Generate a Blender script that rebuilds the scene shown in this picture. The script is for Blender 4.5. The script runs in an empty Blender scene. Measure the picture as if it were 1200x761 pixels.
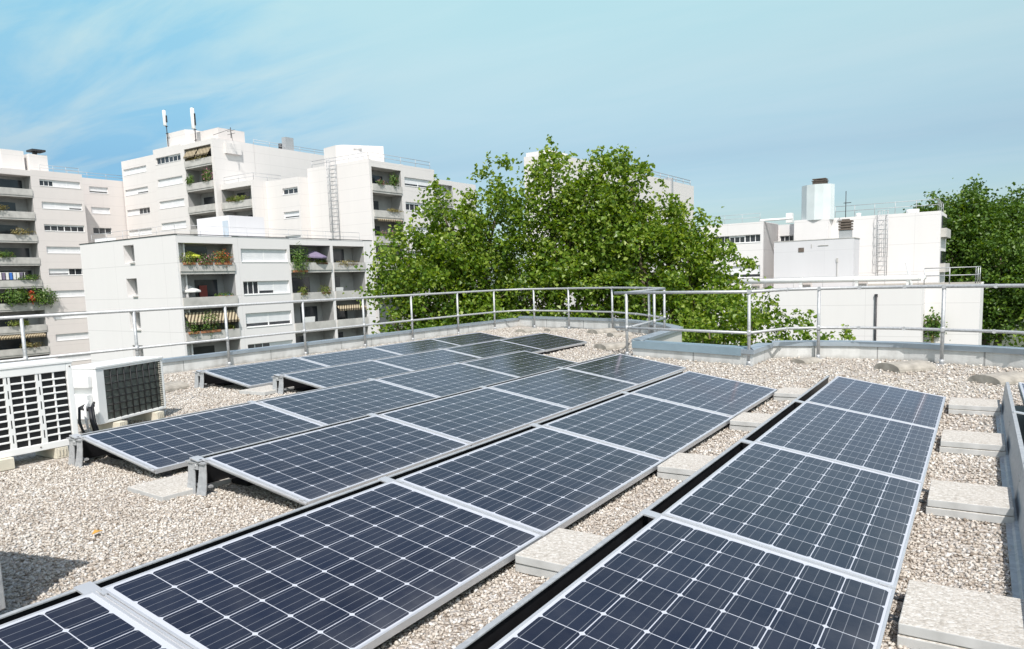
import bpy, math, random
import numpy as np
from mathutils import Vector, Matrix

random.seed(4)
R = math.radians
S = bpy.context.scene
COL = S.collection

# ------------------------------------------------------------------ basics
def tag(o, label=None, cat=None, group=None, kind=None):
    if label: o['label'] = label
    if cat: o['category'] = cat
    if group: o['group'] = group
    if kind: o['kind'] = kind
    return o

def empty(name, loc=(0, 0, 0), rz=0.0, label=None, cat=None, group=None):
    o = bpy.data.objects.new(name, None)
    o.empty_display_size = 0.2
    COL.objects.link(o)
    o.location = loc
    o.rotation_euler = (0, 0, rz)
    return tag(o, label, cat, group)

class MB:
    """collects shapes for ONE mesh object"""
    def __init__(s): s.v = []; s.f = []; s.m = []; s.sm = []
    def add(s, vs, fs, mi=0, smooth=False):
        b = len(s.v); s.v += [tuple(v) for v in vs]
        for f in fs:
            s.f.append([b + i for i in f]); s.m.append(mi); s.sm.append(smooth)
    def box(s, x0, x1, y0, y1, z0, z1, mi=0):
        if x1 < x0: x0, x1 = x1, x0
        if y1 < y0: y0, y1 = y1, y0
        if z1 < z0: z0, z1 = z1, z0
        vs = [(x0, y0, z0), (x1, y0, z0), (x1, y1, z0), (x0, y1, z0), (x0, y0, z1), (x1, y0, z1), (x1, y1, z1), (x0, y1, z1)]
        s.add(vs, [(3, 2, 1, 0), (4, 5, 6, 7), (0, 1, 5, 4), (1, 2, 6, 5), (2, 3, 7, 6), (3, 0, 4, 7)], mi)
    def prism(s, poly, z0, z1, mi=0):
        n = len(poly)
        vs = [(x, y, z0) for x, y in poly] + [(x, y, z1) for x, y in poly]
        fs = [list(range(n))[::-1], list(range(n, 2 * n))] + [(i, (i + 1) % n, n + (i + 1) % n, n + i) for i in range(n)]
        s.add(vs, fs, mi)
    def tube(s, pts, r, n=10, mi=0, cap=True, smooth=True):
        pts = [Vector(p) for p in pts]
        rr = r if isinstance(r, (list, tuple)) else [r] * len(pts)
        rings = []
        for i, p in enumerate(pts):
            a = pts[max(i - 1, 0)]; b = pts[min(i + 1, len(pts) - 1)]
            d = (b - a).normalized()
            t = Vector((0, 0, 1)) if abs(d.z) < 0.9 else Vector((1, 0, 0))
            u = d.cross(t).normalized(); w = d.cross(u).normalized()
            rings.append([p + (u * math.cos(2 * math.pi * k / n) + w * math.sin(2 * math.pi * k / n)) * rr[i] for k in range(n)])
        b = len(s.v)
        for rg in rings: s.v += [tuple(v) for v in rg]
        for i in range(len(pts) - 1):
            for k in range(n):
                s.f.append([b + i * n + k, b + i * n + (k + 1) % n, b + (i + 1) * n + (k + 1) % n, b + (i + 1) * n + k]); s.m.append(mi); s.sm.append(smooth)
        if cap:
            s.f.append([b + k for k in range(n)][::-1]); s.m.append(mi); s.sm.append(False)
            e = b + (len(pts) - 1) * n
            s.f.append([e + k for k in range(n)]); s.m.append(mi); s.sm.append(False)
    def build(s, name, mats, parent=None, loc=(0, 0, 0), bevel=0):
        me = bpy.data.meshes.new(name)
        me.from_pydata(s.v, [], s.f)
        for m in (mats if isinstance(mats, (list, tuple)) else [mats]): me.materials.append(m)
        me.polygons.foreach_set('material_index', s.m)
        me.polygons.foreach_set('use_smooth', s.sm)
        me.update()
        o = bpy.data.objects.new(name, me)
        COL.objects.link(o); o.location = loc
        if parent is not None: o.parent = parent
        if bevel:
            b = o.modifiers.new('Bevel', 'BEVEL'); b.width = bevel; b.segments = 2; b.limit_method = 'ANGLE'
        return o

def np_mesh(name, V, Fa, mat, parent=None, smooth=False):
    """V (n,3), Fa (m,k) faces of equal size"""
    me = bpy.data.meshes.new(name)
    n, (m, k) = len(V), Fa.shape
    me.vertices.add(n); me.vertices.foreach_set('co', V.astype(np.float32).ravel())
    me.loops.add(m * k); me.loops.foreach_set('vertex_index', Fa.astype(np.int32).ravel())
    me.polygons.add(m)
    me.polygons.foreach_set('loop_start', np.arange(0, m * k, k, dtype=np.int32))
    me.polygons.foreach_set('use_smooth', np.full(m, smooth))
    me.materials.append(mat)
    me.update(calc_edges=True); me.validate()
    o = bpy.data.objects.new(name, me); COL.objects.link(o)
    if parent is not None: o.parent = parent
    return o

# ------------------------------------------------------------------ materials
class NT:
    def __init__(s, name):
        s.mat = bpy.data.materials.new(name); s.mat.use_nodes = True
        s.t = s.mat.node_tree; s.t.nodes.clear()
        s.out = s.n('ShaderNodeOutputMaterial')
    def n(s, typ, **kw):
        nd = s.t.nodes.new(typ)
        for k, v in kw.items(): setattr(nd, k, v)
        return nd
    def l(s, a, b): s.t.links.new(a, b)
    def math(s, op, a, b=None, c=None):
        nd = s.n('ShaderNodeMath', operation=op)
        for i, x in enumerate((a, b, c)):
            if x is None: continue
            if isinstance(x, (int, float)): nd.inputs[i].default_value = x
            else: s.l(x, nd.inputs[i])
        return nd.outputs[0]
    def mix(s, f, a, b):
        nd = s.n('ShaderNodeMix', data_type='RGBA')
        for sock, x in ((nd.inputs[0], f), (nd.inputs[6], a), (nd.inputs[7], b)):
            if isinstance(x, (int, float)): sock.default_value = x
            elif isinstance(x, tuple): sock.default_value = (*x, 1)
            else: s.l(x, sock)
        return nd.outputs[2]
    def ramp(s, f, stops, interp='LINEAR'):
        nd = s.n('ShaderNodeValToRGB'); cr = nd.color_ramp; cr.interpolation = interp
        while len(cr.elements) < len(stops): cr.elements.new(0.5)
        for e, (p, c) in zip(cr.elements, stops): e.position = p; e.color = (*c, 1)
        s.l(f, nd.inputs[0]); return nd.outputs[0]
    def coord(s, which='Object'): return s.n('ShaderNodeTexCoord').outputs[which]
    def noise(s, vec, scale, detail=4, rough=0.55):
        nd = s.n('ShaderNodeTexNoise'); nd.inputs['Scale'].default_value = scale
        nd.inputs['Detail'].default_value = detail; nd.inputs['Roughness'].default_value = rough
        if vec is not None: s.l(vec, nd.inputs['Vector'])
        return nd.outputs['Fac']
    def mapping(s, vec, scale=(1, 1, 1)):
        nd = s.n('ShaderNodeMapping'); nd.inputs['Scale'].default_value = scale
        s.l(vec, nd.inputs['Vector']); return nd.outputs[0]
    def bump(s, h, strength, dist):
        nd = s.n('ShaderNodeBump'); nd.inputs['Strength'].default_value = strength; nd.inputs['Distance'].default_value = dist
        s.l(h, nd.inputs['Height']); return nd.outputs[0]
    def bsdf(s, col, rough=0.6, metal=0.0, spec=0.5, normal=None, **kw):
        b = s.n('ShaderNodeBsdfPrincipled')
        if isinstance(col, tuple): b.inputs['Base Color'].default_value = (*col, 1)
        else: s.l(col, b.inputs['Base Color'])
        for nm, v in (('Roughness', rough), ('Metallic', metal), ('Specular IOR Level', spec)):
            if isinstance(v, (int, float)): b.inputs[nm].default_value = v
            else: s.l(v, b.inputs[nm])
        if normal is not None: s.l(normal, b.inputs['Normal'])
        for k, v in kw.items(): b.inputs[k].default_value = v
        s.l(b.outputs[0], s.out.inputs[0]); return b

def plain(name, col, rough=0.6, metal=0.0, var=0.12, scale=3.0, spec=0.4, bumpd=0.0, bscale=60):
    t = NT(name); c = t.coord()
    f = t.noise(c, scale, 5)
    lo = tuple(x * (1 - var) for x in col); hi = tuple(min(1, x * (1 + var * .7)) for x in col)
    cc = t.ramp(f, [(0.3, lo), (0.7, hi)])
    nb = t.bump(t.noise(c, bscale, 3), 0.5, bumpd) if bumpd else None
    t.bsdf(cc, rough, metal, spec, nb)
    return t.mat

def concrete_panel(name, col, pz=2.7, pxy=3.1, line=0.72, stain=0.10, lw=0.02):
    """painted precast facade: faint panel joints, rain streaks, slight tone changes"""
    t = NT(name); c = t.coord()
    sep = t.n('ShaderNodeSeparateXYZ'); t.l(c, sep.inputs[0])
    fz = t.math('FRACT', t.math('DIVIDE', t.math('ADD', sep.outputs[2], 100.0), pz))
    lz = t.math('LESS_THAN', t.math('ABSOLUTE', t.math('SUBTRACT', fz, 0.5)), lw / pz)
    xy = t.math('ADD', sep.outputs[0], sep.outputs[1])
    fx = t.math('FRACT', t.math('DIVIDE', t.math('ADD', xy, 300.0), pxy))
    lx = t.math('LESS_THAN', t.math('ABSOLUTE', t.math('SUBTRACT', fx, 0.5)), lw * .6 / pxy)
    ln = t.math('MAXIMUM', lz, lx)
    n1 = t.noise(t.mapping(c, (0.7, 0.7, 0.10)), 1.6, 6, 0.6)
    n2 = t.noise(c, 0.35, 4)
    base = t.mix(t.math('MULTIPLY', t.math('SUBTRACT', 1.0, n1), stain * 2.2), col, tuple(x * 0.62 for x in col))
    base = t.mix(t.math('MULTIPLY', n2, stain), base, tuple(x * 0.8 for x in col))
    base = t.mix(t.math('MULTIPLY', ln, 1 - line), base, tuple(x * 0.3 for x in col))
    nb = t.bump(t.noise(c, 14, 4), 0.25, 0.02)
    t.bsdf(base, 0.85, 0, 0.25, nb)
    return t.mat

M = {}
M['wall_white'] = concrete_panel('white_painted_concrete', (0.76, 0.737, 0.732), 2.7, 7.3, 0.7, 0.08)
M['wall_cream'] = concrete_panel('cream_precast_concrete', (0.735, 0.703, 0.685), 1.35, 9.0, 0.8, 0.10)
M['wall_pink'] = concrete_panel('beige_precast_concrete', (0.71, 0.663, 0.642), 1.35, 9.0, 0.8, 0.10)
M['wall_blue'] = concrete_panel('pale_painted_render', (0.66, 0.652, 0.672), 3.6, 7.1, 0.85, 0.10)
M['slab'] = plain('balcony_concrete', (0.50, 0.485, 0.46), 0.85, 0, 0.18, 1.2, 0.2)
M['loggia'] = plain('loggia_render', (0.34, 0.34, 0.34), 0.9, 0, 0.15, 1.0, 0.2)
M['frame_white'] = plain('white_window_frame', (0.78, 0.78, 0.78), 0.45, 0, 0.05, 2.0, 0.4)
M['shutter'] = None
M['glass'] = plain('dark_window_glass', (0.035, 0.04, 0.048), 0.06, 0, 0.4, 0.7, 0.6)
M['alu'] = plain('anodised_aluminium', (0.55, 0.56, 0.58), 0.42, 0.45, 0.08, 6.0, 0.5)
M['galv'] = None
M['zinc'] = plain('weathered_zinc', (0.40, 0.45, 0.50), 0.45, 0.55, 0.15, 2.5, 0.4)
M['zinc_blue'] = plain('blue_grey_zinc', (0.28, 0.37, 0.43), 0.5, 0.3, 0.12, 2.5, 0.4)
M['white_metal'] = plain('white_enamel', (0.80, 0.80, 0.79), 0.35, 0, 0.04, 4.0, 0.5)
M['black'] = plain('black_plastic', (0.015, 0.015, 0.017), 0.5, 0, 0.3, 8, 0.4)
M['dark_metal'] = plain('dark_metal', (0.06, 0.06, 0.065), 0.5, 0.4, 0.3, 6, 0.4)
M['brown_metal'] = plain('brown_louvre', (0.16, 0.13, 0.11), 0.6, 0.2, 0.2, 3, 0.3)
M['bark'] = plain('bark', (0.16, 0.13, 0.095), 0.9, 0, 0.4, 3.0, 0.2, 0.02, 12)
M['yellow_cloth'] = plain('yellow_green_cloth', (0.42, 0.47, 0.05), 0.8, 0, 0.08, 2)
M['white_cloth'] = plain('white_cloth', (0.75, 0.74, 0.72), 0.8, 0, 0.08, 2)
M['purple_cloth'] = plain('purple_cloth', (0.20, 0.165, 0.25), 0.8, 0, 0.1, 2)
M['tan_cloth'] = plain('tan_cloth', (0.72, 0.50, 0.27), 0.8, 0, 0.15, 2)
M['blue_plastic'] = plain('blue_plastic', (0.06, 0.18, 0.55), 0.4, 0, 0.1, 3)
M['red_cloth'] = plain('red_cloth', (0.22, 0.05, 0.04), 0.7, 0, 0.1, 3)
M['terracotta'] = plain('terracotta', (0.40, 0.17, 0.09), 0.8, 0, 0.15, 5)
M['door_blue'] = plain('grey_blue_door', (0.42, 0.48, 0.54), 0.5, 0, 0.06, 2)

def m_shutter():
    t = NT('white_roller_shutter'); c = t.coord()
    sep = t.n('ShaderNodeSeparateXYZ'); t.l(c, sep.inputs[0])
    h = t.math('FRACT', t.math('MULTIPLY', sep.outputs[2], 18.0))
    t.bsdf(t.ramp(t.noise(c, 1.5, 3), [(0.3, (0.68, 0.69, 0.71)), (0.7, (0.77, 0.77, 0.78))]), 0.5, 0, 0.4, t.bump(h, 0.3, 0.01))
    return t.mat
M['shutter'] = m_shutter()

def m_galv():
    t = NT('galvanised_steel'); c = t.coord()
    v = t.n('ShaderNodeTexVoronoi'); v.inputs['Scale'].default_value = 45; t.l(c, v.inputs['Vector'])
    sp = t.n('ShaderNodeSeparateColor'); t.l(v.outputs['Color'], sp.inputs[0])
    a = t.ramp(sp.outputs[0], [(0.0, (0.36, 0.37, 0.385)), (1.0, (0.50, 0.51, 0.52))])
    b = t.mix(t.math('MULTIPLY', t.noise(c, 2.2, 5), 0.5), a, (0.45, 0.46, 0.47))
    t.bsdf(b, 0.52, 0.35, 0.45)
    return t.mat
M['galv'] = m_galv()

def m_stripe():
    t = NT('striped_awning_cloth'); c = t.coord()
    sep = t.n('ShaderNodeSeparateXYZ'); t.l(c, sep.inputs[0])
    xy = t.math('ADD', sep.outputs[0], sep.outputs[1])
    f = t.math('LESS_THAN', t.math('FRACT', t.math('MULTIPLY', xy, 3.3)), 0.5)
    t.bsdf(t.mix(f, (0.46, 0.39, 0.27), (0.10, 0.075, 0.05)), 0.85, 0, 0.2)
    return t.mat
M['awning'] = m_stripe()

def m_parapet():
    t = NT('painted_parapet'); c = t.coord()
    sep = t.n('ShaderNodeSeparateXYZ'); t.l(c, sep.inputs[0])
    fx = t.math('FRACT', t.math('DIVIDE', t.math('ADD', t.math('ADD', sep.outputs[0], t.math('MULTIPLY', sep.outputs[1], 1.0)), 60.0), 0.9))
    ln = t.math('LESS_THAN', t.math('ABSOLUTE', t.math('SUBTRACT', fx, 0.5)), 0.008)
    n1 = t.noise(t.mapping(c, (3, 3, 0.8)), 1.2, 6, 0.65)
    col = t.ramp(n1, [(0.25, (0.42, 0.415, 0.40)), (0.55, (0.60, 0.60, 0.59)), (0.8, (0.66, 0.66, 0.65))])
    zz = t.math('ADD', t.math('MULTIPLY', sep.outputs[2], 8.0), t.math('MULTIPLY', t.noise(c, 5, 4), 1.2))
    dirt = t.ramp(zz, [(0.45, (0.33, 0.30, 0.26)), (1.0, (1, 1, 1))])
    mm = t.n('ShaderNodeMix', data_type='RGBA', blend_type='MULTIPLY'); mm.inputs[0].default_value = 0.55
    t.l(col, mm.inputs[6]); t.l(dirt, mm.inputs[7])
    col = t.mix(t.math('MULTIPLY', ln, 0.6), mm.outputs[2], (0.10, 0.10, 0.10))
    t.bsdf(col, 0.75, 0, 0.3, t.bump(t.noise(c, 40, 4), 0.3, 0.01))
    return t.mat
M['parapet'] = m_parapet()

def m_cells():
    """60-cell module: pitch .158 m, cut corners, white gaps, fine busbars along the row"""
    t = NT('solar_cells'); c = t.coord()
    sep = t.n('ShaderNodeSeparateXYZ'); t.l(c, sep.inputs[0])
    P = 0.1585
    px = t.math('DIVIDE', t.math('SUBTRACT', sep.outputs[0], 0.0205), P)
    py = t.math('DIVIDE', t.math('SUBTRACT', sep.outputs[1], 0.030), P)
    fx = t.math('FRACT', px); fy = t.math('FRACT', py)
    ax = t.math('ABSOLUTE', t.math('SUBTRACT', fx, 0.5)); ay = t.math('ABSOLUTE', t.math('SUBTRACT', fy, 0.5))
    c1 = t.math('LESS_THAN', t.math('MAXIMUM', ax, ay), 0.488)
    c2 = t.math('LESS_THAN', t.math('ADD', ax, ay), 0.915)
    inx = t.math('MULTIPLY', t.math('GREATER_THAN', px, 0.0), t.math('LESS_THAN', px, 6.0))
    iny = t.math('MULTIPLY', t.math('GREATER_THAN', py, 0.0), t.math('LESS_THAN', py, 10.0))
    cell = t.math('MULTIPLY', t.math('MULTIPLY', c1, c2), t.math('MULTIPLY', inx, iny))
    bus = None
    fb = t.math('FRACT', t.math('ADD', t.math('MULTIPLY', t.math('SUBTRACT', fx, 0.1), 3.75), 0.5))
    bus = t.math('LESS_THAN', t.math('ABSOLUTE', t.math('SUBTRACT', fb, 0.5)), 0.028)
    comb = t.n('ShaderNodeCombineXYZ')
    t.l(t.math('FLOOR', px), comb.inputs[0]); t.l(t.math('FLOOR', py), comb.inputs[1])
    oi = t.n('ShaderNodeObjectInfo'); t.l(oi.outputs['Random'], comb.inputs[2])
    wn = t.n('ShaderNodeTexWhiteNoise', noise_dimensions='3D'); t.l(comb.outputs[0], wn.inputs['Vector'])
    dark = t.ramp(wn.outputs['Value'], [(0.0, (0.0050, 0.0092, 0.022)), (1.0, (0.0082, 0.0138, 0.030))])
    cc = t.mix(bus, dark, (0.13, 0.14, 0.16))
    col = t.mix(cell, (0.48, 0.50, 0.55), cc)
    # thin dust film, thicker towards the lower edge where rain leaves it
    dn = t.noise(c, 5.0, 6, 0.65)
    lowe = t.math('MULTIPLY', t.math('POWER', t.math('MAXIMUM', t.math('SUBTRACT', sep.outputs[0], 0.80), 0.0), 1.0), 0.55)
    dust = t.math('ADD', t.math('MULTIPLY', t.math('POWER', dn, 2.0), 0.085), t.math('MULTIPLY', lowe, dn))
    # a few bird droppings
    oc = t.n('ShaderNodeVectorMath', operation='ADD'); t.l(c, oc.inputs[0])
    co2 = t.n('ShaderNodeCombineXYZ'); t.l(t.math('MULTIPLY', oi.outputs['Random'], 37.0), co2.inputs[0]); t.l(co2.outputs[0], oc.inputs[1])
    vo = t.n('ShaderNodeTexVoronoi'); vo.inputs['Scale'].default_value = 3.1; t.l(oc.outputs[0], vo.inputs['Vector'])
    sc = t.n('ShaderNodeSeparateColor'); t.l(vo.outputs['Color'], sc.inputs[0])
    spot = t.math('MULTIPLY', t.math('LESS_THAN', t.math('ADD', vo.outputs['Distance'], t.math('MULTIPLY', t.noise(c, 70, 2), 0.03)), t.math('ADD', 0.027, t.math('MULTIPLY', sc.outputs[1], 0.018))), t.math('GREATER_THAN', sc.outputs[0], 0.80))
    f = t.math('MAXIMUM', dust, t.math('MULTIPLY', spot, 0.6))
    col = t.mix(f, col, (0.50, 0.49, 0.47))
    rough = t.math('ADD', 0.10, t.math('MULTIPLY', f, 0.8))
    # patterned anti-reflective glass: purple-grey mirror image that grows towards grazing angles
    nb = t.bump(t.noise(c, 900, 1), 0.04, 0.0005)
    b = t.n('ShaderNodeBsdfDiffuse'); t.l(col, b.inputs['Color'])
    gl = t.n('ShaderNodeBsdfGlossy'); gl.inputs['Color'].default_value = (0.88, 0.805, 0.885, 1); t.l(rough, gl.inputs['Roughness']); t.l(nb, gl.inputs['Normal'])
    fr = t.n('ShaderNodeFresnel'); fr.inputs['IOR'].default_value = 1.38
    mx = t.n('ShaderNodeMixShader'); t.l(fr.outputs[0], mx.inputs[0]); t.l(b.outputs[0], mx.inputs[1]); t.l(gl.outputs[0], mx.inputs[2]); t.l(mx.outputs[0], t.out.inputs[0])
    return t.mat
M['cells'] = m_cells()

def stone_ramp(t, f):
    return t.ramp(f, [(0.0, (0.19, 0.155, 0.125)), (0.08, (0.33, 0.285, 0.24)), (0.30, (0.45, 0.405, 0.352)), (0.55, (0.525, 0.48, 0.425)), (0.8, (0.59, 0.555, 0.505)), (0.93, (0.72, 0.70, 0.665)), (1.0, (0.40, 0.385, 0.37))])

def m_gravel():
    t = NT('gravel_bed'); c = t.coord()
    wv = t.n('ShaderNodeVectorMath', operation='ADD'); t.l(c, wv.inputs[0])
    nz = t.n('ShaderNodeTexNoise'); nz.inputs['Scale'].default_value = 40; t.l(c, nz.inputs['Vector'])
    sc = t.n('ShaderNodeVectorMath', operation='SCALE'); sc.inputs[3].default_value = 0.012; t.l(nz.outputs['Color'], sc.inputs[0])
    t.l(sc.outputs[0], wv.inputs[1])
    v = t.n('ShaderNodeTexVoronoi'); v.inputs['Scale'].default_value = 58; t.l(wv.outputs[0], v.inputs['Vector'])
    sp = t.n('ShaderNodeSeparateColor'); t.l(v.outputs['Color'], sp.inputs[0])
    col = stone_ramp(t, sp.outputs[0])
    patch = t.noise(c, 0.9, 5, 0.6)
    col = t.mix(t.ramp(patch, [(0.42, (0, 0, 0)), (0.70, (0.42, 0.42, 0.42))]), col, (0.36, 0.30, 0.25))
    h = t.math('ADD', t.math('MULTIPLY', v.outputs['Distance'], -1.0), t.math('MULTIPLY', sp.outputs[1], 0.5))
    t.bsdf(col, 0.9, 0, 0.25, t.bump(h, 1.0, 0.014))
    return t.mat
M['gravel'] = m_gravel()

def m_stone():
    t = NT('gravel_stone')
    g = t.n('ShaderNodeNewGeometry'); c = t.coord()
    patch = t.noise(c, 0.9, 5, 0.6)
    col = stone_ramp(t, g.outputs['Random Per Island'])
    col = t.mix(t.ramp(patch, [(0.42, (0, 0, 0)), (0.70, (0.35, 0.35, 0.35))]), col, (0.38, 0.32, 0.27))
    t.bsdf(col, 0.85, 0, 0.3)
    return t.mat
M['stone'] = m_stone()

def m_paver():
    t = NT('washed_concrete'); c = t.coord()
    g = t.n('ShaderNodeNewGeometry')
    sp0 = t.n('ShaderNodeSeparateXYZ'); t.l(g.outputs['Normal'], sp0.inputs[0])
    top = t.math('GREATER_THAN', sp0.outputs[2], 0.7)
    v = t.n('ShaderNodeTexVoronoi'); v.inputs['Scale'].default_value = 95; t.l(c, v.inputs['Vector'])
    sp = t.n('ShaderNodeSeparateColor'); t.l(v.outputs['Color'], sp.inputs[0])
    agg = t.ramp(sp.outputs[0], [(0.0, (0.36, 0.33, 0.29)), (0.3, (0.46, 0.43, 0.385)), (0.7, (0.52, 0.49, 0.445)), (1.0, (0.62, 0.60, 0.56))])
    side = t.ramp(t.noise(c, 9, 5), [(0.3, (0.42, 0.42, 0.41)), (0.7, (0.54, 0.54, 0.53))])
    st = t.noise(c, 3, 5, 0.6)
    agg = t.mix(t.math('MULTIPLY', st, 0.25), agg, (0.42, 0.39, 0.34))
    col = t.mix(top, side, agg)
    h = t.math('MULTIPLY', v.outputs['Distance'], t.math('MULTIPLY', top, -1.0))
    t.bsdf(col, 0.88, 0, 0.25, t.bump(h, 0.6, 0.004))
    return t.mat
M['paver'] = m_paver()
M['tile'] = plain('mossy_concrete_tile', (0.34, 0.315, 0.275), 0.9, 0, 0.3, 9, 0.2, 0.006, 70)
M['ground'] = plain('street_ground', (0.10, 0.11, 0.08), 0.95, 0, 0.4, 0.2, 0.1)
M['slab_side'] = plain('pale_render', (0.62, 0.60, 0.56), 0.9, 0, 0.1, 0.8, 0.2)

def m_leaf(name, stops, trans=0.35, rough=0.42):
    t = NT(name)
    g = t.n('ShaderNodeNewGeometry'); c = t.coord()
    f = t.math('ADD', t.math('MULTIPLY', g.outputs['Random Per Island'], 0.72), t.math('MULTIPLY', t.noise(c, 0.55, 3), 0.28))
    col = t.ramp(f, stops)
    b = t.n('ShaderNodeBsdfPrincipled'); t.l(col, b.inputs['Base Color'])
    b.inputs['Roughness'].default_value = rough; b.inputs['Specular IOR Level'].default_value = 0.45
    tr = t.n('ShaderNodeBsdfTranslucent')
    hs = t.n('ShaderNodeHueSaturation'); hs.inputs['Hue'].default_value = 0.485; hs.inputs['Saturation'].default_value = 1.15; hs.inputs['Value'].default_value = 1.7
    t.l(col, hs.inputs['Color']); t.l(hs.outputs[0], tr.inputs['Color'])
    mx = t.n('ShaderNodeMixShader'); mx.inputs[0].default_value = trans
    t.l(b.outputs[0], mx.inputs[1]); t.l(tr.outputs[0], mx.inputs[2]); t.l(mx.outputs[0], t.out.inputs[0])
    return t.mat
M['leaf'] = m_leaf('plane_leaf', [(0.0, (0.040, 0.088, 0.011)), (0.3, (0.090, 0.170, 0.017)), (0.62, (0.185, 0.280, 0.030)), (0.88, (0.32, 0.390, 0.085)), (1.0, (0.40, 0.35, 0.14))], 0.38, 0.38)
M['leaf_dark'] = m_leaf('dense_tree_leaf', [(0.0, (0.032, 0.070, 0.010)), (0.5, (0.068, 0.138, 0.015)), (1.0, (0.15, 0.225, 0.028))], 0.25)
M['leaf_pot'] = m_leaf('balcony_leaf', [(0.0, (0.035, 0.085, 0.016)), (0.5, (0.075, 0.150, 0.024)), (1.0, (0.17, 0.24, 0.045))], 0.25)
M['leaf_lime'] = m_leaf('lime_leaf', [(0.0, (0.07, 0.11, 0.02)), (0.5, (0.13, 0.17, 0.03)), (1.0, (0.25, 0.27, 0.06))], 0.25)
M['petal_pink'] = m_leaf('pink_petal', [(0.0, (0.35, 0.10, 0.18)), (1.0, (0.62, 0.30, 0.40))], 0.2)
M['petal_red'] = m_leaf('red_petal', [(0.0, (0.45, 0.06, 0.03)), (1.0, (0.70, 0.15, 0.05))], 0.2)
M['leaf_dry'] = m_leaf('dry_leaf', [(0.0, (0.14, 0.13, 0.04)), (1.0, (0.30, 0.25, 0.10))], 0.2)

# ------------------------------------------------------------------ the roof and its gravel
ROOF = [(-11.28, -6.0), (-11.10, 17.72), (-9.0, 17.02), (-7.40, 16.45), (-6.40, 15.60), (-5.72, 14.85), (-5.17, 14.05), (-4.88, 11.36), (-2.70, 10.55), (-2.68, 11.62), (-2.02, 11.80), (-1.48, 11.86), (-0.89, 11.78), (-0.41, 11.58), (0.17, 11.38), (0.50, 11.20), (4.0, 9.85), (7.5, 8.4), (7.5, -6.0)]
mb = MB(); mb.add([(x, y, 0) for x, y in ROOF], [list(range(len(ROOF)))[::-1]])
tag(mb.build('gravel_bed', M['gravel']), kind='structure')
mb = MB(); mb.prism(ROOF, -14.0, -0.05)
tag(mb.build('roof_slab', M['slab_side']), kind='structure')
mb = MB(); mb.add([(-900, -500, -14), (900, -500, -14), (900, 1500, -14), (-900, 1500, -14)], [(0, 1, 2, 3)])
tag(mb.build('ground', M['ground']), kind='structure')

# rows of panels: (high-edge X, Y of first joint, number of panels)
ZE, WID, PIT, TILT = 0.083, 0.99, 1.67, R(9.41)
RISE = WID * math.sin(TILT); RUN = WID * math.cos(TILT)
ZH = ZE + RISE
ROWS = {'Z': (0.33, 8.2 - 4 * PIT, 4), 'A': (-1.219, 1.469, 4), 'B': (-2.769, -0.307, 5), 'C': (-4.293, 2.868, 4), 'D': (-5.918, 2.908, 4), 'E': (-7.437, 6.156, 4), 'F': (-8.982, 6.096, 4)}

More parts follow.
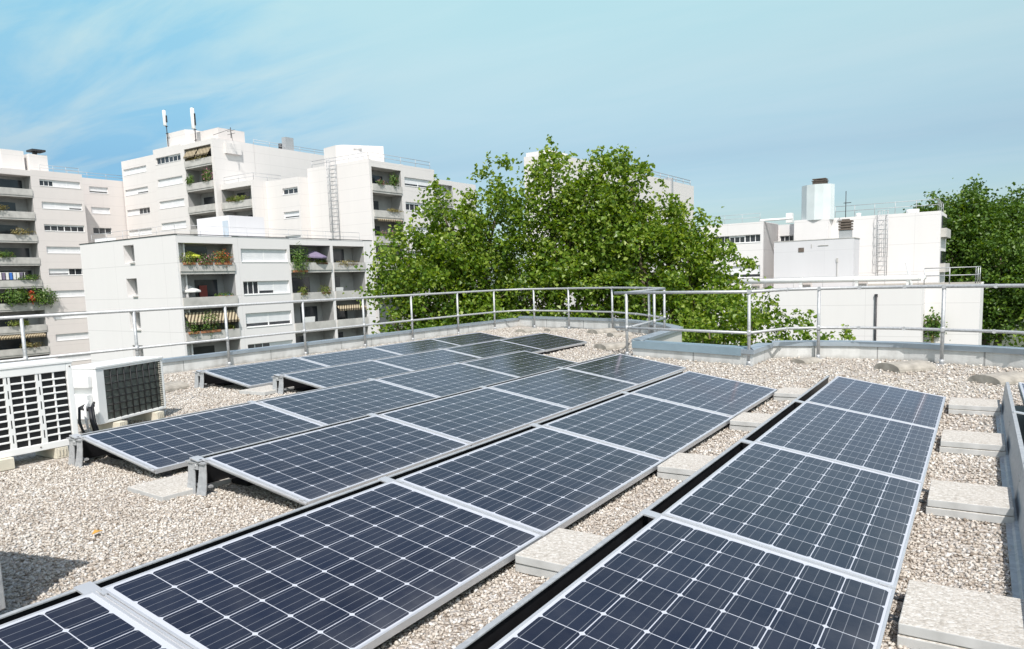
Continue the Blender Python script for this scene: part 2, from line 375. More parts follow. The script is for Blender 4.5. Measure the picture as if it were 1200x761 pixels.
# loose stones on the bed, real geometry
rng = np.random.default_rng(11)
def scatter():
    out = []
    for (x0, x1, y0, y1, dens, s0, s1) in [(-6.3, 1.2, 1.2, 3.8, 3900, .007, .0145), (-8.2, 1.2, 3.8, 6.6, 1900, .009, .017), (-10.9, 1.2, 6.6, 9.6, 620, .012, .023), (-11.1, 1.2, 9.6, 17.0, 330, .014, .027), (-11.1, -8.2, 3.8, 6.6, 700, .012, .02)]:
        n = int((x1 - x0) * (y1 - y0) * dens)
        p = np.stack([rng.uniform(x0, x1, n), rng.uniform(y0, y1, n)], 1)
        keep = np.ones(n, bool)
        for (xh, ya, k) in ROWS.values():
            keep &= ~((p[:, 0] > xh - 0.02) & (p[:, 0] < xh + RUN - 0.05) & (p[:, 1] > ya + 0.12) & (p[:, 1] < ya + k * PIT - .1))
        # clip to the roof outline (even-odd)
        ins = np.zeros(n, bool); m = len(ROOF)
        for i in range(m):
            (ax, ay), (bx, by) = ROOF[i], ROOF[(i + 1) % m]
            cond = ((ay > p[:, 1]) != (by > p[:, 1]))
            with np.errstate(divide='ignore', invalid='ignore'):
                xi = (bx - ax) * (p[:, 1] - ay) / (by - ay) + ax
            ins ^= cond & (p[:, 0] < xi)
        p = p[keep & ins]
        out.append(np.column_stack([p, s0 + (s1 - s0) * rng.random(len(p)) ** 1.6]))
    a = np.concatenate(out); n = len(a)
    base = np.array([[1, 0, 0], [0, 1, 0], [-1, 0, 0], [0, -1, 0], [.15, .1, 1], [-.1, .05, -1]], float)
    F = np.array([[0, 1, 4], [1, 2, 4], [2, 3, 4], [3, 0, 4], [1, 0, 5], [2, 1, 5], [3, 2, 5], [0, 3, 5]])
    V = base[None] * (0.72 + 0.56 * rng.random((n, 6, 1)))
    V = V + rng.normal(0, .13, V.shape)
    V *= np.stack([rng.uniform(.8, 1.25, n), rng.uniform(.6, 1.0, n), rng.uniform(.45, .8, n)], 1)[:, None, :]
    q = rng.normal(size=(n, 4)) * np.array([1, .28, .28, 1]); q /= np.linalg.norm(q, axis=1)[:, None]
    w, x, y, z = q.T
    Rm = np.stack([1 - 2 * (y * y + z * z), 2 * (x * y - z * w), 2 * (x * z + y * w), 2 * (x * y + z * w), 1 - 2 * (x * x + z * z), 2 * (y * z - x * w), 2 * (x * z - y * w), 2 * (y * z + x * w), 1 - 2 * (x * x + y * y)], 1).reshape(n, 3, 3)
    V = np.einsum('nij,nkj->nki', Rm, V) * a[:, 2][:, None, None]
    V[:, :, 0] += a[:, 0][:, None]; V[:, :, 1] += a[:, 1][:, None]; V[:, :, 2] += (a[:, 2] * 0.38)[:, None]
    Fa = (F[None] + (np.arange(n) * 6)[:, None, None]).reshape(-1, 3)
    o = np_mesh('gravel_stones', V.reshape(-1, 3), Fa, M['stone'], smooth=True)
    tag(o, 'pale crushed gravel covering the flat roof between the panels', 'gravel', kind='stuff')
scatter()

# ------------------------------------------------------------------ solar panels
def make_panel():
    t = empty('solar_panel')
    Lp = PIT - 0.024; h = 0.036; lip = 0.0105
    f = MB()
    f.box(0, WID, 0, lip, -h, 0); f.box(0, WID, Lp - lip, Lp, -h, 0)
    f.box(0, lip, lip, Lp - lip, -h, 0); f.box(WID - lip, WID, lip, Lp - lip, -h, 0)
    f.build('frame', M['alu'], t, bevel=0.0012)
    g = MB(); g.box(lip - .001, WID - lip + .001, lip - .001, Lp - lip + .001, -0.008, -0.0022)
    g.build('cell_sheet', M['cells'], t)
    c = MB()   # clamp profile filling the joint towards the previous panel
    c.box(0.0, WID, -0.0225, -0.0015, -0.012, -0.0045); c.box(0.0, WID, -0.016, -0.008, -0.0045, 0.0005)
    c.box(-0.090, 0.0, -0.052, 0.012, -0.018, -0.010)
    c.box(0.028, 0.060, -0.020, -0.004, 0.0007, 0.006); c.box(WID - .06, WID - 0.028, -0.020, -0.004, 0.0007, 0.006)
    c.build('clamp_strip', M['alu'], t)
    for yy in (0.10, Lp - 0.10):
        k = MB(); k.box(WID - 0.055, WID - 0.02, yy - .03, yy + .03, -0.082, -h); k.box(WID - 0.02, WID + 0.045, yy - .03, yy + .03, -0.082, -0.074)
        k.build('foot', M['dark_metal'], t)
    return t

def copy_tree(o, parent=None):
    c = o.copy(); COL.objects.link(c)
    if parent is not None: c.parent = parent
    for ch in list(o.children): copy_tree(ch, c)
    return c

row_desc = {'Z': 'row cut off by the right picture edge',
            'A': 'wide right-hand row between two lines of slabs',
            'B': 'row that reaches the bottom left corner',
            'C': 'row starting just right of the single slab',
            'D': 'row starting beside the white outdoor units',
            'E': 'row next to the rearmost one',
            'F': 'rearmost row along the left parapet'}
ordn = ['nearest', 'second', 'third', 'fourth', 'fifth']
proto = None
for r, (xh, ya, n) in ROWS.items():
    for k in range(n):
        if proto is None: proto = make_panel(); o = proto
        else: o = copy_tree(proto)
        o.location = (xh, ya + k * PIT + 0.012, ZH + random.uniform(-.002, .002))
        o.rotation_euler = (0, TILT + random.uniform(-.002, .002), 0)
        pos = 'farthest' if k == n - 1 else ordn[k]
        tag(o, f'{pos} solar panel in the {row_desc[r]}', 'solar panel', 'solar panels on the gravel roof')

# wind deflectors behind the high edge of each row
short = {'Z': 'right picture edge row', 'A': 'wide right-hand row', 'B': 'row reaching the bottom left corner', 'C': 'row starting at the single slab', 'D': 'row beside the condensers', 'E': 'second row from the parapet', 'F': 'rearmost row at the parapet'}
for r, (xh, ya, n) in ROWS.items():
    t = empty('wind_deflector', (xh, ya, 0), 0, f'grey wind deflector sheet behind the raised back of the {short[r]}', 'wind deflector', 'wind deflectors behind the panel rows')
    m = MB(); m.box(-.11, .10, .25, n * PIT - .05, .003, .026); m.build('gap_shade_strip', M['black'], t)  # black strip on the ground, paints the shade seen down in the gap
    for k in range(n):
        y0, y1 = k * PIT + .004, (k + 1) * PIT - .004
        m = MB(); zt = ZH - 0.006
        prof = [(-.178, .010), (-.150, .010), (-.140, .022), (-.120, .022), (-.094, zt - .004), (-.074, zt - .003), (-.074, zt + .002), (-.098, zt + .002), (-.126, .028), (-.143, .028), (-.154, .016), (-.178, .016)]
        nn = len(prof)
        m.add([(x, y0, z) for x, z in prof] + [(x, y1, z) for x, z in prof], [list(range(nn)), list(range(nn, 2 * nn))[::-1]] + [(i, nn + i, nn + (i + 1) % nn, (i + 1) % nn) for i in range(nn)])
        for s in (.06, PIT - .07):
            m.tube([(-.103, y0 + s, .155), (-.112, y0 + s, .157)], .008, 6)
        m.build('plate', M['galv'], t)
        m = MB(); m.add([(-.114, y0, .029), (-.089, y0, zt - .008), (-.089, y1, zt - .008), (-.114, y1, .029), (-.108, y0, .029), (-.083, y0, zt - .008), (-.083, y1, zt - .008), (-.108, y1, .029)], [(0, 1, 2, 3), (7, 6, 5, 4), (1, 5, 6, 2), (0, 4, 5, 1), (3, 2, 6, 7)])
        m.build('gap_shade_sheet', M['black'], t)  # black sheet inside the plate, stands in for deep shade behind the panels

# bracket pairs closing the left ends of four rows
for r, desc in (('C', 'grey two-legged aluminium bracket at the row end beside the single concrete slab'), ('D', 'grey two-legged aluminium bracket at the row end below the white louvred unit'), ('E', 'small grey two-legged bracket at the near end of the second row from the parapet'), ('F', 'small grey two-legged bracket at the near end of the rearmost panel row')):
    xh, ya, n = ROWS[r]
    t = empty('support_bracket', (xh, ya, 0), 0, desc, 'bracket', 'end brackets of the panel rows')
    def blade(x0, x1, flare):
        m = MB(); H = ZH - .02
        P = [(0, 0, 1.0), (.33, .004, .95), (.66, .010, .9), (.88, .018, .84), (1, .028, .74)]
        front = []; back = []
        hw = (x1 - x0) / 2; cx = (x0 + x1) / 2
        for (tt, bow, wd) in reversed(P):
            z = H * tt; w = hw * (1.25 - .4 * tt)
            yb = -.018 - flare * (1 - tt) ** 2
            front.append((cx - w, cx + w, yb, z))
        vs = []; fs = []
        for (a, b, y, z) in front:
            vs += [(a, y, z), (b, y, z), (b, y + .006, z), (a, y + .006, z)]
        for i in range(len(front) - 1):
            for k in range(4):
                fs.append((i * 4 + k, i * 4 + (k + 1) % 4, i * 4 + 4 + (k + 1) % 4, i * 4 + 4 + k))
        fs += [(0, 1, 2, 3), tuple(len(vs) - 4 + k for k in range(4))]
        m.add(vs, fs); m.box(cx - hw, cx + hw, -.016, .055, 0.002, 0.010); m.box(cx - hw * .9, cx + hw * .9, -.018, .07, H - .01, H - .002)
        return m
    blade(-.03, .05, .03).build('leg', M['galv'], t)
    blade(-.15, -.075, .02).build('leg', M['galv'], t)
    m = MB(); m.box(-.145, .055, -.012, .02, .052, .066); m.build('tie_bar', M['galv'], t); m = MB(); m.box(-.16, .045, -.03, .03, ZH - .034, ZH - .024); m.box(-.085, -.03, -.026, -.006, ZH - .075, ZH - .034)
    m.tube([(-.058, -.03, ZH - .05), (-.058, .02, ZH - .05)], .012, 8)
    m.build('clamp', M['galv'], t)
    for bx in (-.02, -.11):
        m = MB(); m.tube([(bx, -.01, ZH - .024), (bx, -.01, ZH - .006)], .011, 6); m.build('bolt', M['black'], t)

# ------------------------------------------------------------------ ballast slabs (one thing each)
def paver(x0, x1, y0, y1, z0, z1, rz, label, group):
    m = MB(); a, b = (x1 - x0) / 2, (y1 - y0) / 2
    m.box(-a, a, -b, b, 0, z1 - z0)
    o = m.build('concrete_slab', M['paver'], None, ((x0 + x1) / 2, (y0 + y1) / 2, z0), bevel=0.004)
    o.rotation_euler = (0, 0, rz)
    tag(o, label, 'concrete slab', group)
posn = ['nearest', 'second', 'third', 'farthest']
for i, y in enumerate((3.02, 4.66, 6.22, 7.84)):
    xa, xb = -0.205, 0.185
    g = 'slabs between the two right-hand panel rows'
    paver(xa - .004, xb + .006, y - .215, y + .215, 0.004, 0.047, R(random.uniform(-.8, .8)), f'lower slab of the {posn[i]} two-slab stack at the right, right of the front row', g)
    paver(xa, xb, y - .21, y + .22, 0.050, 0.092, R(random.uniform(-.8, .8)), f'top slab of the {posn[i]} two-slab stack at the right, right of the front row', g)
for i, y in enumerate((2.93, 4.70, 6.38, 7.98)):
    g = 'slabs in the gravel strip between the two front rows'
    paver(-1.775, -1.37, y - .20, y + .215, 0.004, 0.046, R(random.uniform(-1, 1)), f'lower slab of the {posn[i]} two-slab stack in the gravel strip between the front rows', g)
    paver(-1.770, -1.375, y - .205, y + .21, 0.049, 0.090, R(random.uniform(-1, 1)), f'top slab of the {posn[i]} two-slab stack in the gravel strip between the front rows', g)
paver(-4.84, -4.38, 2.64, 3.14, -0.010, 0.036, R(-4), 'single pale slab lying in the gravel beside the grey bracket, left of centre', 'single slabs at the row ends')
paver(-7.98, -7.52, 5.92, 6.42, 0.006, 0.052, R(3), 'small far single slab by the near end of the rear rows', 'single slabs at the row ends')

# half-round tiles lying on the gravel
for i, (x, y, rz, s, lab) in enumerate([
    (-0.80, 10.75, 48, 1.15, 'half-round grey tile on the gravel below the right guardrail post'),
    (0.24, 9.95, 50, 1.05, 'half-round grey tile behind the far end of the right edge panels'),
    (-2.10, 11.20, 60, .7, 'small flat tile by the foot of the guardrail post right of the notch'),
    (-9.62, 15.75, 75, 1.0, 'leftmost half-round tile near the far parapet corner'),
    (-9.05, 16.15, 60, .9, 'half-round tile close to the far parapet, behind the leftmost one'),
    (-7.55, 15.75, 62, 1.15, 'half-round tile in the gravel before the middle of the far parapet'),
    (-6.75, 15.0, 50, .95, 'half-round tile near the folded guardrail corner'),
    (-5.75, 12.45, 58, 1.15, 'half-round tile lying in the gravel behind the third panel row'),
    (-9.35, 5.75, 100, 1.0, 'half-round tile beside the bracket of the rearmost row at left')]):
    m = MB(); n = 12; Lh, rr, hh = .25 * s, .20 * s, .095 * s
    pts = [(rr * math.cos(math.pi * k / n), hh * math.sin(math.pi * k / n) ** .8) for k in range(n + 1)]
    vs = [(-Lh, a, b) for a, b in pts] + [(Lh, a, b) for a, b in pts]
    fs = [list(range(n + 1))[::-1], list(range(n + 1, 2 * n + 2))] + [(k, k + 1, n + 2 + k, n + 1 + k) for k in range(n)] + [(n, 0, n + 1, 2 * n + 1)]
    m.add(vs, fs)
    o = m.build('half_round_tile', M['tile'], None, (x, y, 0.002), bevel=0.006); o.rotation_euler = (0, 0, R(rz))
    tag(o, lab, 'roof tile', 'half-round tiles on the gravel')

m = MB(); m.add([(0, -.03, .0), (.024, 0, .012), (0, .034, .004), (-.024, 0, .014), (0, -.03, -.002), (.024, 0, .010), (0, .034, .002), (-.024, 0, .012)], [(0, 1, 2, 3), (7, 6, 5, 4)])
o = m.build('fallen_leaf', plain('autumn_leaf', (.55, .30, .06), .6), None, (-4.12, 2.06, .022)); tag(o, 'small orange leaf lying on the gravel left of the panels', 'leaf')

# ------------------------------------------------------------------ parapets and guardrails
def offset(poly, d):
    out = []
    for i, p in enumerate(poly):
        p = Vector(p)
        ds = []
        if i > 0: ds.append((p - Vector(poly[i - 1])).normalized())
        if i < len(poly) - 1: ds.append((Vector(poly[i + 1]) - p).normalized())
        ns = [Vector((-v.y, v.x)) for v in ds]
        nn = sum(ns, Vector((0, 0))).normalized()
        k = 1 / max(0.5, nn.dot(ns[0]))
        out.append(p + nn * d * k)
    return out
def strip(m, a, b, z0, z1, mi=0):
    for i in range(len(a) - 1):
        q = [a[i], a[i + 1], b[i + 1], b[i]]
        n = 4
        vs = [(v.x, v.y, z0) for v in q] + [(v.x, v.y, z1) for v in q]
        fs = [(3, 2, 1, 0), (4, 5, 6, 7), (0, 1, 5, 4), (2, 3, 7, 6)]
        if i == 0: fs.append((3, 0, 4, 7))
        if i == len(a) - 2: fs.append((1, 2, 6, 5))
        m.add(vs, fs, mi)
def parapet(line, h, label, cop='zinc', fascia=0.03, th=0.18, mat='parapet'):
    """line runs clockwise round the roof seen from above, the outside is on its left"""
    x, y = line[0]
    t = empty('parapet_wall', (x, y, 0), 0, label, 'parapet', 'parapet walls round the roof')
    L = [Vector((p[0] - x, p[1] - y)) for p in line]
    m = MB(); strip(m, offset(L, 0.0), offset(L, th), -0.02, h); m.build('upstand', M[mat], t)
    m = MB(); strip(m, offset(L, -.022), offset(L, th + .03), h + .002, h + .022)
    strip(m, offset(L, -.024), offset(L, -.019), h - fascia, h + .0225)
    strip(m, offset(L, th + .027), offset(L, th + .032), h - fascia, h + .0225)
    m.build('coping', M[cop], t)
parapet([(-11.28, -6), (-11.10, 17.72)], .215, 'long low grey parapet along the left edge of the roof')
parapet([(-11.10, 17.72), (-9.0, 17.02), (-7.40, 16.45), (-6.40, 15.60), (-5.72, 14.85), (-5.17, 14.05)], .262, 'pale far parapet behind the panels, below the big green trees')
parapet([(-5.17, 14.05), (-4.88, 11.36)], .262, 'parapet running away on the left side of the roof notch', mat='slab_side')
parapet([(-4.88, 11.36), (-2.87, 10.62)], .235, 'short parapet with tall blue zinc coping across the notch', 'zinc_blue', .095)
parapet([(-2.87, 10.62), (-2.70, 10.55), (-2.68, 11.62)], .215, 'short white pier and return on the right side of the notch', 'zinc', .04)
parapet([(-2.68, 11.62), (-2.02, 11.80), (-1.48, 11.86), (-0.89, 11.78), (-0.41, 11.58), (0.17, 11.38), (0.50, 11.20), (4.0, 9.85), (7.5, 8.4)], .235, 'long white parapet at the right in front of the white building', 'zinc', .045)

def guardrail(label, runs, posts):
    x, y = posts[0]
    t = empty('guardrail', (x, y, 0), 0, label, 'guardrail', 'galvanised guardrails round the roof')
    for z, nm, r in ((1.06, 'top_rail', .0235), (.475, 'mid_rail', .021)):
        for rn in runs:
            m = MB(); m.tube([(p[0] - x, p[1] - y, z + (p[2] if len(p) > 2 else 0)) for p in rn], r, 12)
            for p in rn[1:-1]: m.tube([(p[0] - x - .0, p[1] - y - .03, z), (p[0] - x, p[1] - y + .03, z)], r * 1.28, 10)
            m.build(nm, M['galv'], t)
    for px, py in posts:
        m = MB(); m.tube([(px - x, py - y, 0), (px - x, py - y, 1.045)], .0235, 12)
        m.box(px - x - .06, px - x + .06, py - y - .06, py - y + .06, 0.002, .012)
        m.tube([(px - x, py - y, .435), (px - x, py - y, .515)], .029, 12)
        m.tube([(px - x, py - y, .012), (px - x, py - y, .07)], .030, 12)
        m.build('post', M['galv'], t)
LX = -11.08
guardrail('long guardrail with two rails along the left and far roof edge', [[(LX, -3.2), (LX, 16.6), (-10.72, 17.28), (-9.0, 16.82), (-7.5, 16.25), (-6.52, 15.42), (-5.95, 14.78), (-5.33, 14.02)]],
          [(LX, 1.55), (LX, 3.2), (LX, 4.83), (LX, 6.42), (LX, 8.06), (LX, 9.8), (LX, 11.45), (LX, 13.02), (LX, 14.8), (LX, 16.45), (-10.25, 17.16), (-9.0, 16.82), (-7.5, 16.25), (-5.97, 14.80), (-5.33, 14.02)])
guardrail('guardrail across the roof notch and along the right parapet', [[(-5.22, 11.42), (-2.76, 10.58), (-2.44, 11.48), (-2.02, 11.66), (-1.48, 11.73), (-0.89, 11.65), (-0.41, 11.46), (0.17, 11.26), (0.5, 11.08), (4.0, 9.72), (7.2, 8.4)], [(-4.97, 11.33), (-5.28, 13.9)]],
          [(-4.97, 11.33), (-5.10, 12.90), (-2.76, 10.58), (-2.02, 11.66), (-0.41, 11.46), (1.28, 10.78), (2.9, 10.15), (4.5, 9.52)])

# ------------------------------------------------------------------ condenser units
def condenser_louvred():
    # front faces +x, near corner of the front at local (0,0)
    t = empty('air_conditioner', (-6.40, 2.14, 0.095), R(-1), 'white outdoor unit with a louvred front of dark slots at the left edge', 'air conditioner', 'air conditioning units on the roof')
    W, H, D = .985, .70, .34
    m = MB(); m.box(-D, -.03, 0, W, 0, H); m.box(-D - .012, .006, -.008, W + .008, H - .012, H + .012)
    m.box(-.03, 0, 0, .03, 0, H - .012); m.box(-.03, 0, W - .045, W, 0, H - .012); m.box(-.03, 0, .03, W - .045, 0, .055); m.box(-.03, 0, .03, W - .045, H - .075, H - .012)
    m.build('housing', M['white_metal'], t, bevel=.004)
    m = MB(); m.box(-.0298, -.026, .03, W - .045, .055, H - .075); m.build('slot_backing', M['black'], t)
    g = MB(); y = W - .045; grp = (W - .075) / 4.0
    for k in range(4):
        ya, yb = .03 + k * grp, .03 + (k + 1) * grp
        g.box(-.024, -.004, ya - .010, ya + .034, .055, H - .075)
        mid = (ya + .036 + yb - .012) / 2
        g.box(-.022, -.006, mid - .006, mid + .006, .055, H - .075)
        for i in range(1, 10):
            z = .055 + i * (H - .13) / 10
            g.box(-.022, -.003, ya + .036, yb - .012, z - .0065, z + .0065)
    g.build('grille', M['white_metal'], t, bevel=.002)
    s = MB()
    for k in range(1, 4):
        for i in range(5):
            z = .10 + i * .118
            s.box(-.004, -.0035, .03 + k * grp + .008, .03 + k * grp + .016, z, z + .065)
    s.build('drain_slots', M['black'], t)
    s = MB()
    for yy, zz in ((W - .02, H - .04), (W - .02, .03), (.3, H - .04), (.3, .03), (W - .3, .03)): s.tube([(0, yy, zz), (.004, yy, zz)], .006, 8)
    s.build('screw', M['brown_metal'], t)
condenser_louvred()
def condenser_grid():
    ang = math.atan2(.85, -.28) - math.pi / 2
    t = empty('air_conditioner', (-7.05, 3.66, 0.10), ang, 'white outdoor unit with a dark gridded front, right of the louvred unit', 'air conditioner', 'air conditioning units on the roof')
    W, H, D = .90, .545, .33
    m = MB(); m.box(-D, -.02, 0, W, 0, H); m.box(-D - .01, .008, -.006, W + .006, H - .01, H + .014)
    m.box(-.02, 0, 0, .10, 0, H - .01); m.box(-.02, 0, W - .03, W, 0, H - .01); m.box(-.02, 0, .10, W - .03, 0, .028); m.box(-.02, 0, .10, W - .03, H - .03, H - .01)
    m.build('housing', M['white_metal'], t, bevel=.005)
    m = MB(); m.box(-.0195, -.016, .10, W - .03, .028, H - .03); m.build('coil', plain('coil_fins', (.12, .13, .115), .6, .2, .35, 30), t)
    g = MB()
    for k in range(1, 9):
        y = .10 + k * (W - .13) / 9; g.tube([(-.006, y, .028), (-.006, y, H - .03)], .0055, 6)
    for i in range(1, 7):
        z = .028 + i * (H - .058) / 7; g.tube([(-.009, .10, z), (-.009, W - .03, z)], .0055, 6)
    g.build('wire_grid', M['black'], t)
    v = MB()
    for i in range(22):
        z = .04 + i * .0215; v.box(-.012, .001, W - .062, W - .034, z, z + .011)
    v.build('side_fins', plain('bare_fins', (.62, .58, .5), .5, .3), t)
    c = MB(); c.box(-.26, -.06, -.07, -.001, .06, .30); c.box(-.30, -.05, -.05, -.001, .36, .48); c.build('service_cover', M['white_metal'], t, bevel=.008)
condenser_grid()
for (x, y, rz, lab) in [(-6.42, 2.50, 0, 'cream concrete foot under the louvred unit, left one'), (-6.44, 2.98, 0, 'cream foot under the right end of the louvred unit'), (-7.10, 3.86, 18, 'cream block under the gridded unit, near end'), (-7.28, 4.36, 18, 'cream block under the gridded unit, far end')]:
    m = MB(); m.box(-.30, .06, -.05, .05, 0, .088); m.box(.061, .066, -.032, -.020, .02, .075); m.box(.061, .066, -.006, .006, .02, .075); m.box(.061, .066, .02, .032, .02, .075)
    if lab.endswith('left one'): m = MB(); m.box(-.3, .07, -.11, .11, 0, .09)
    o = m.build('foot_block', plain('cream_plastic', (.62, .58, .48), .8, 0, .12, 6), None, (x, y, 0.003), bevel=.005); o.rotation_euler = (0, 0, R(rz))
    tag(o, lab, 'support block', 'blocks under the outdoor units')
t = empty('cable_bundle', (-6.95, 3.50, 0), 0, 'black and white cables hanging between the two outdoor units', 'cables')
for k in range(10):
    m = MB(); dx = random.uniform(-.03, .06); dy = random.uniform(-.06, .06)
    m.tube([(-.10 + dx, dy * .4 + .07, .34 - k * .01), (-.02 + dx, dy - .02, .30), (.03 + dx, dy * 1.2 - .05, .18), (.02 + dx * 1.4, dy - .02, .07), (.06 + dx, dy + .05, .02), (-.1 + dx, dy + .1, .02)], .012, 7)
    m.build('cable', M['black'] if k % 5 else M['frame_white'], t)

# a cabinet left of the picture whose shadow falls into it
t = empty('equipment_cabinet', (-3.75, 0.95, 0), R(14), 'grey metal cabinet at the left picture edge casting a shadow on the gravel', 'cabinet')
m = MB(); m.box(-.5, .44, -.25, .25, .06, .85); m.box(-.52, .46, -.27, .27, .85, .88); m.build('housing', M['galv'], t, bevel=.006)
m = MB(); m.box(-.46, .40, -.27, -.252, .12, .80); m.build('door', M['galv'], t, bevel=.004)
for sx in (-.45, .39):
    m = MB(); m.box(sx - .04, sx + .04, -.2, .2, 0, .058); m.build('foot', M['dark_metal'], t)

# ------------------------------------------------------------------ buildings behind (p: towards the right/camera, q: along the rows)
TH = R(1.6); CT, ST = math.cos(TH), math.sin(TH)
def W2(p, q, z=0): return (p * CT + q * ST, -p * ST + q * CT, z)
GZ = -14.0
class Bld:
    def __init__(s, p, q, label, name='apartment_building'):
        s.p, s.q = p, q
        s.t = empty(name, W2(p, q, GZ), -TH, label, 'building', 'white concrete buildings behind the roof')
        s.wall = MB()
    def b(s, m, p0, p1, q0, q1, z0, z1, mi=0): m.box(p0 - s.p, p1 - s.p, q0 - s.q, q1 - s.q, z0 - GZ, z1 - GZ, mi)
    def tube(s, m, pts, r, n=8, **k): m.tube([(p - s.p, q - s.q, z - GZ) for p, q, z in pts], r, n, **k)
    def body(s, *a, mi=0): s.b(s.wall, *a, mi=mi)
    def part(s, name, m, mat, parent=None, **k): return m.build(name, mat, parent or s.t, **k)
    # face helper: F=('B',P) faces +p, coordinate a is q ; F=('A',Q) faces -q, coordinate a is p. o = distance outwards
    def fb(s, m, F, a0, a1, o0, o1, z0, z1, mi=0):
        if F[0] == 'B': s.b(m, F[1] + o0, F[1] + o1, a0, a1, z0, z1, mi)
        else: s.b(m, a0, a1, F[1] - o1, F[1] - o0, z0, z1, mi)
    def window(s, F, a0, a1, z0, z1, st='cc', rec=.16):
        n = len(st); fr = MB(); w = (a1 - a0) / n
        e = .055
        s.fb(fr, F, a0, a1, -rec - .05, -rec + .02, z0, z0 + e); s.fb(fr, F, a0, a1, -rec - .05, -rec + .02, z1 - e, z1)
        for i in range(n + 1):
            x = a0 + i * w; lo, hi = max(a0, x - e), min(a1, x + e)
            s.fb(fr, F, lo, hi, -rec - .05, -rec + .018, z0 + e, z1 - e)
        for i, ch in enumerate(st):
            if ch in 'o':
                for k in range(1, 3):
                    x = a0 + i * w + k * w / 3; s.fb(fr, F, x - .03, x + .03, -rec - .05, -rec + .015, z0 + e, z1 - e)
        s.fb(fr, F, a0 - .02, a1 + .02, -rec, .035, z0 - .06, z0 - .001)
        f = s.part('window', fr, M['frame_white'])
        g = MB(); s.fb(g, F, a0 + .01, a1 - .01, -rec - .045, -rec - .02, z0 + .02, z1 - .02); s.part('pane', g, M['glass'], f)
        for i, ch in enumerate(st):
            x0, x1 = a0 + i * w + e, a0 + (i + 1) * w - e
            zb = {'c': z0 + e, 'h': z0 + .26 * (z1 - z0), 'o': z1 - .24 * (z1 - z0)}[ch]
            if ch == 'o' and random.random() < .4: continue
            h = MB(); s.fb(h, F, x0, x1, -rec - .018, -rec + .006, zb, z1 - e); s.part('shutter', h, M['shutter'], f)
        return f
    def wincol(s, F, c0, c1, ztop, zbot, wins, depth=6.0, mi=0):
        """wall column c0..c1 with recessed windows (a0,a1,z0,z1,state), sorted from the top"""
        z = ztop
        for (a0, a1, z0, z1, st) in wins:
            s.fb(s.wall, F, c0, c1, -.28, 0, z1, z, mi)
            if a0 - c0 > .02: s.fb(s.wall, F, c0, a0, -.28, 0, z0, z1, mi)
            if c1 - a1 > .02: s.fb(s.wall, F, a1, c1, -.28, 0, z0, z1, mi)
            s.window(F, a0, a1, z0, z1, st)
            z = z0
        s.fb(s.wall, F, c0, c1, -.28, 0, zbot, z, mi)
        s.fb(s.wall, F, c0, c1, -depth, -.28, zbot, ztop, mi)
    def logcol(s, F, c0, c1, ztop, zbot, soffit, pars, depth=1.7, back=6.0, ph=.68, door=True, out=.12):
        """recessed balcony column: pars = list of parapet tops"""
        s.fb(s.wall, F, c0, c1, -back, -depth, zbot, ztop)
        s.fb(s.wall, F, c0, c1, -depth, 0, soffit, ztop)
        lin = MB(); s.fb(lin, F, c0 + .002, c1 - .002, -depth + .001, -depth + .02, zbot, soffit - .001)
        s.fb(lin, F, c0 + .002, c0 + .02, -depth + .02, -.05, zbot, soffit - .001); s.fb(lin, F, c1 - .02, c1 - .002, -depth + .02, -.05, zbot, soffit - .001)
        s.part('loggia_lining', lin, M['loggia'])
        for pt in pars:
            bm = MB()
            s.fb(bm, F, c0 - .0, c1 + .0, 0.002, out, pt - ph, pt)          # front panel
            s.fb(bm, F, c0 + .03, c1 - .03, -depth + .022, 0.0, pt - ph - .22, pt - ph + .0)   # floor slab
            s.fb(bm, F, c0 + .05, c1 - .05, 0.0, out * .5, pt - ph - .22, pt - ph - .002)
            o = s.part('balcony', bm, M['slab'])
            if door:
                d = MB(); w = (c1 - c0); x0 = c0 + w * random.choice((.12, .3, .45)); x1 = min(c1 - .3, x0 + w * (.42 if w < 8 else .75))
                s.fb(d, F, x0, x1, -depth + .021, -depth + .06, pt - ph + .001, pt - ph + 2.05)
                s.part('balcony_door', d, M['glass'])
    def finish(s, mat): s.part('wall', s.wall, mat)
    def railing(s, pts, h=1.0, z=0.0, r=.02, step=2.0, name='roof_railing'):
        m = MB()
        for zz in (z + h, z + h * .55): s.tube(m, [(p, q, zz) for p, q in pts], r, 6)
        for (p0, q0), (p1, q1) in zip(pts[:-1], pts[1:]):
            L = math.hypot(p1 - p0, q1 - q0); n = max(1, int(L / step))
            for i in range(n + 1):
                f = i / n; s.tube(m, [(p0 + (p1 - p0) * f, q0 + (q1 - q0) * f, z), (p0 + (p1 - p0) * f, q0 + (q1 - q0) * f, z + h)], r, 6)
        s.part(name, m, M['galv'])
    def ladder(s, F, a0, a1, z0, z1, o=.25):
        m = MB()
        def P(a, oo, z): return (F[1] + oo, a, z) if F[0] == 'B' else (a, F[1] - oo, z)
        for a in (a0, a1): s.tube(m, [P(a, o, z0), P(a, o, z1)], .035, 6)
        n = int((z1 - z0) / .45)
        for i in range(n): s.tube(m, [P(a0, o, z0 + .2 + i * .45), P(a1, o, z0 + .2 + i * .45)], .022, 6)
        c = (a0 + a1) / 2; w = (a1 - a0) / 2 + .1
        nh = int((z1 - z0 - 2.0) / .9)
        for i in range(nh + 1):
            z = z0 + 2.0 + i * .9
            s.tube(m, [P(c + w * math.cos(math.pi * k / 8), o + .7 * math.sin(math.pi * k / 8), z) for k in range(9)], .02, 5)
        for k in (1, 3, 4, 5, 7): s.tube(m, [P(c + w * math.cos(math.pi * k / 8), o + .7 * math.sin(math.pi * k / 8), z0 + 2), P(c + w * math.cos(math.pi * k / 8), o + .7 * math.sin(math.pi * k / 8), z1)], .016, 5)
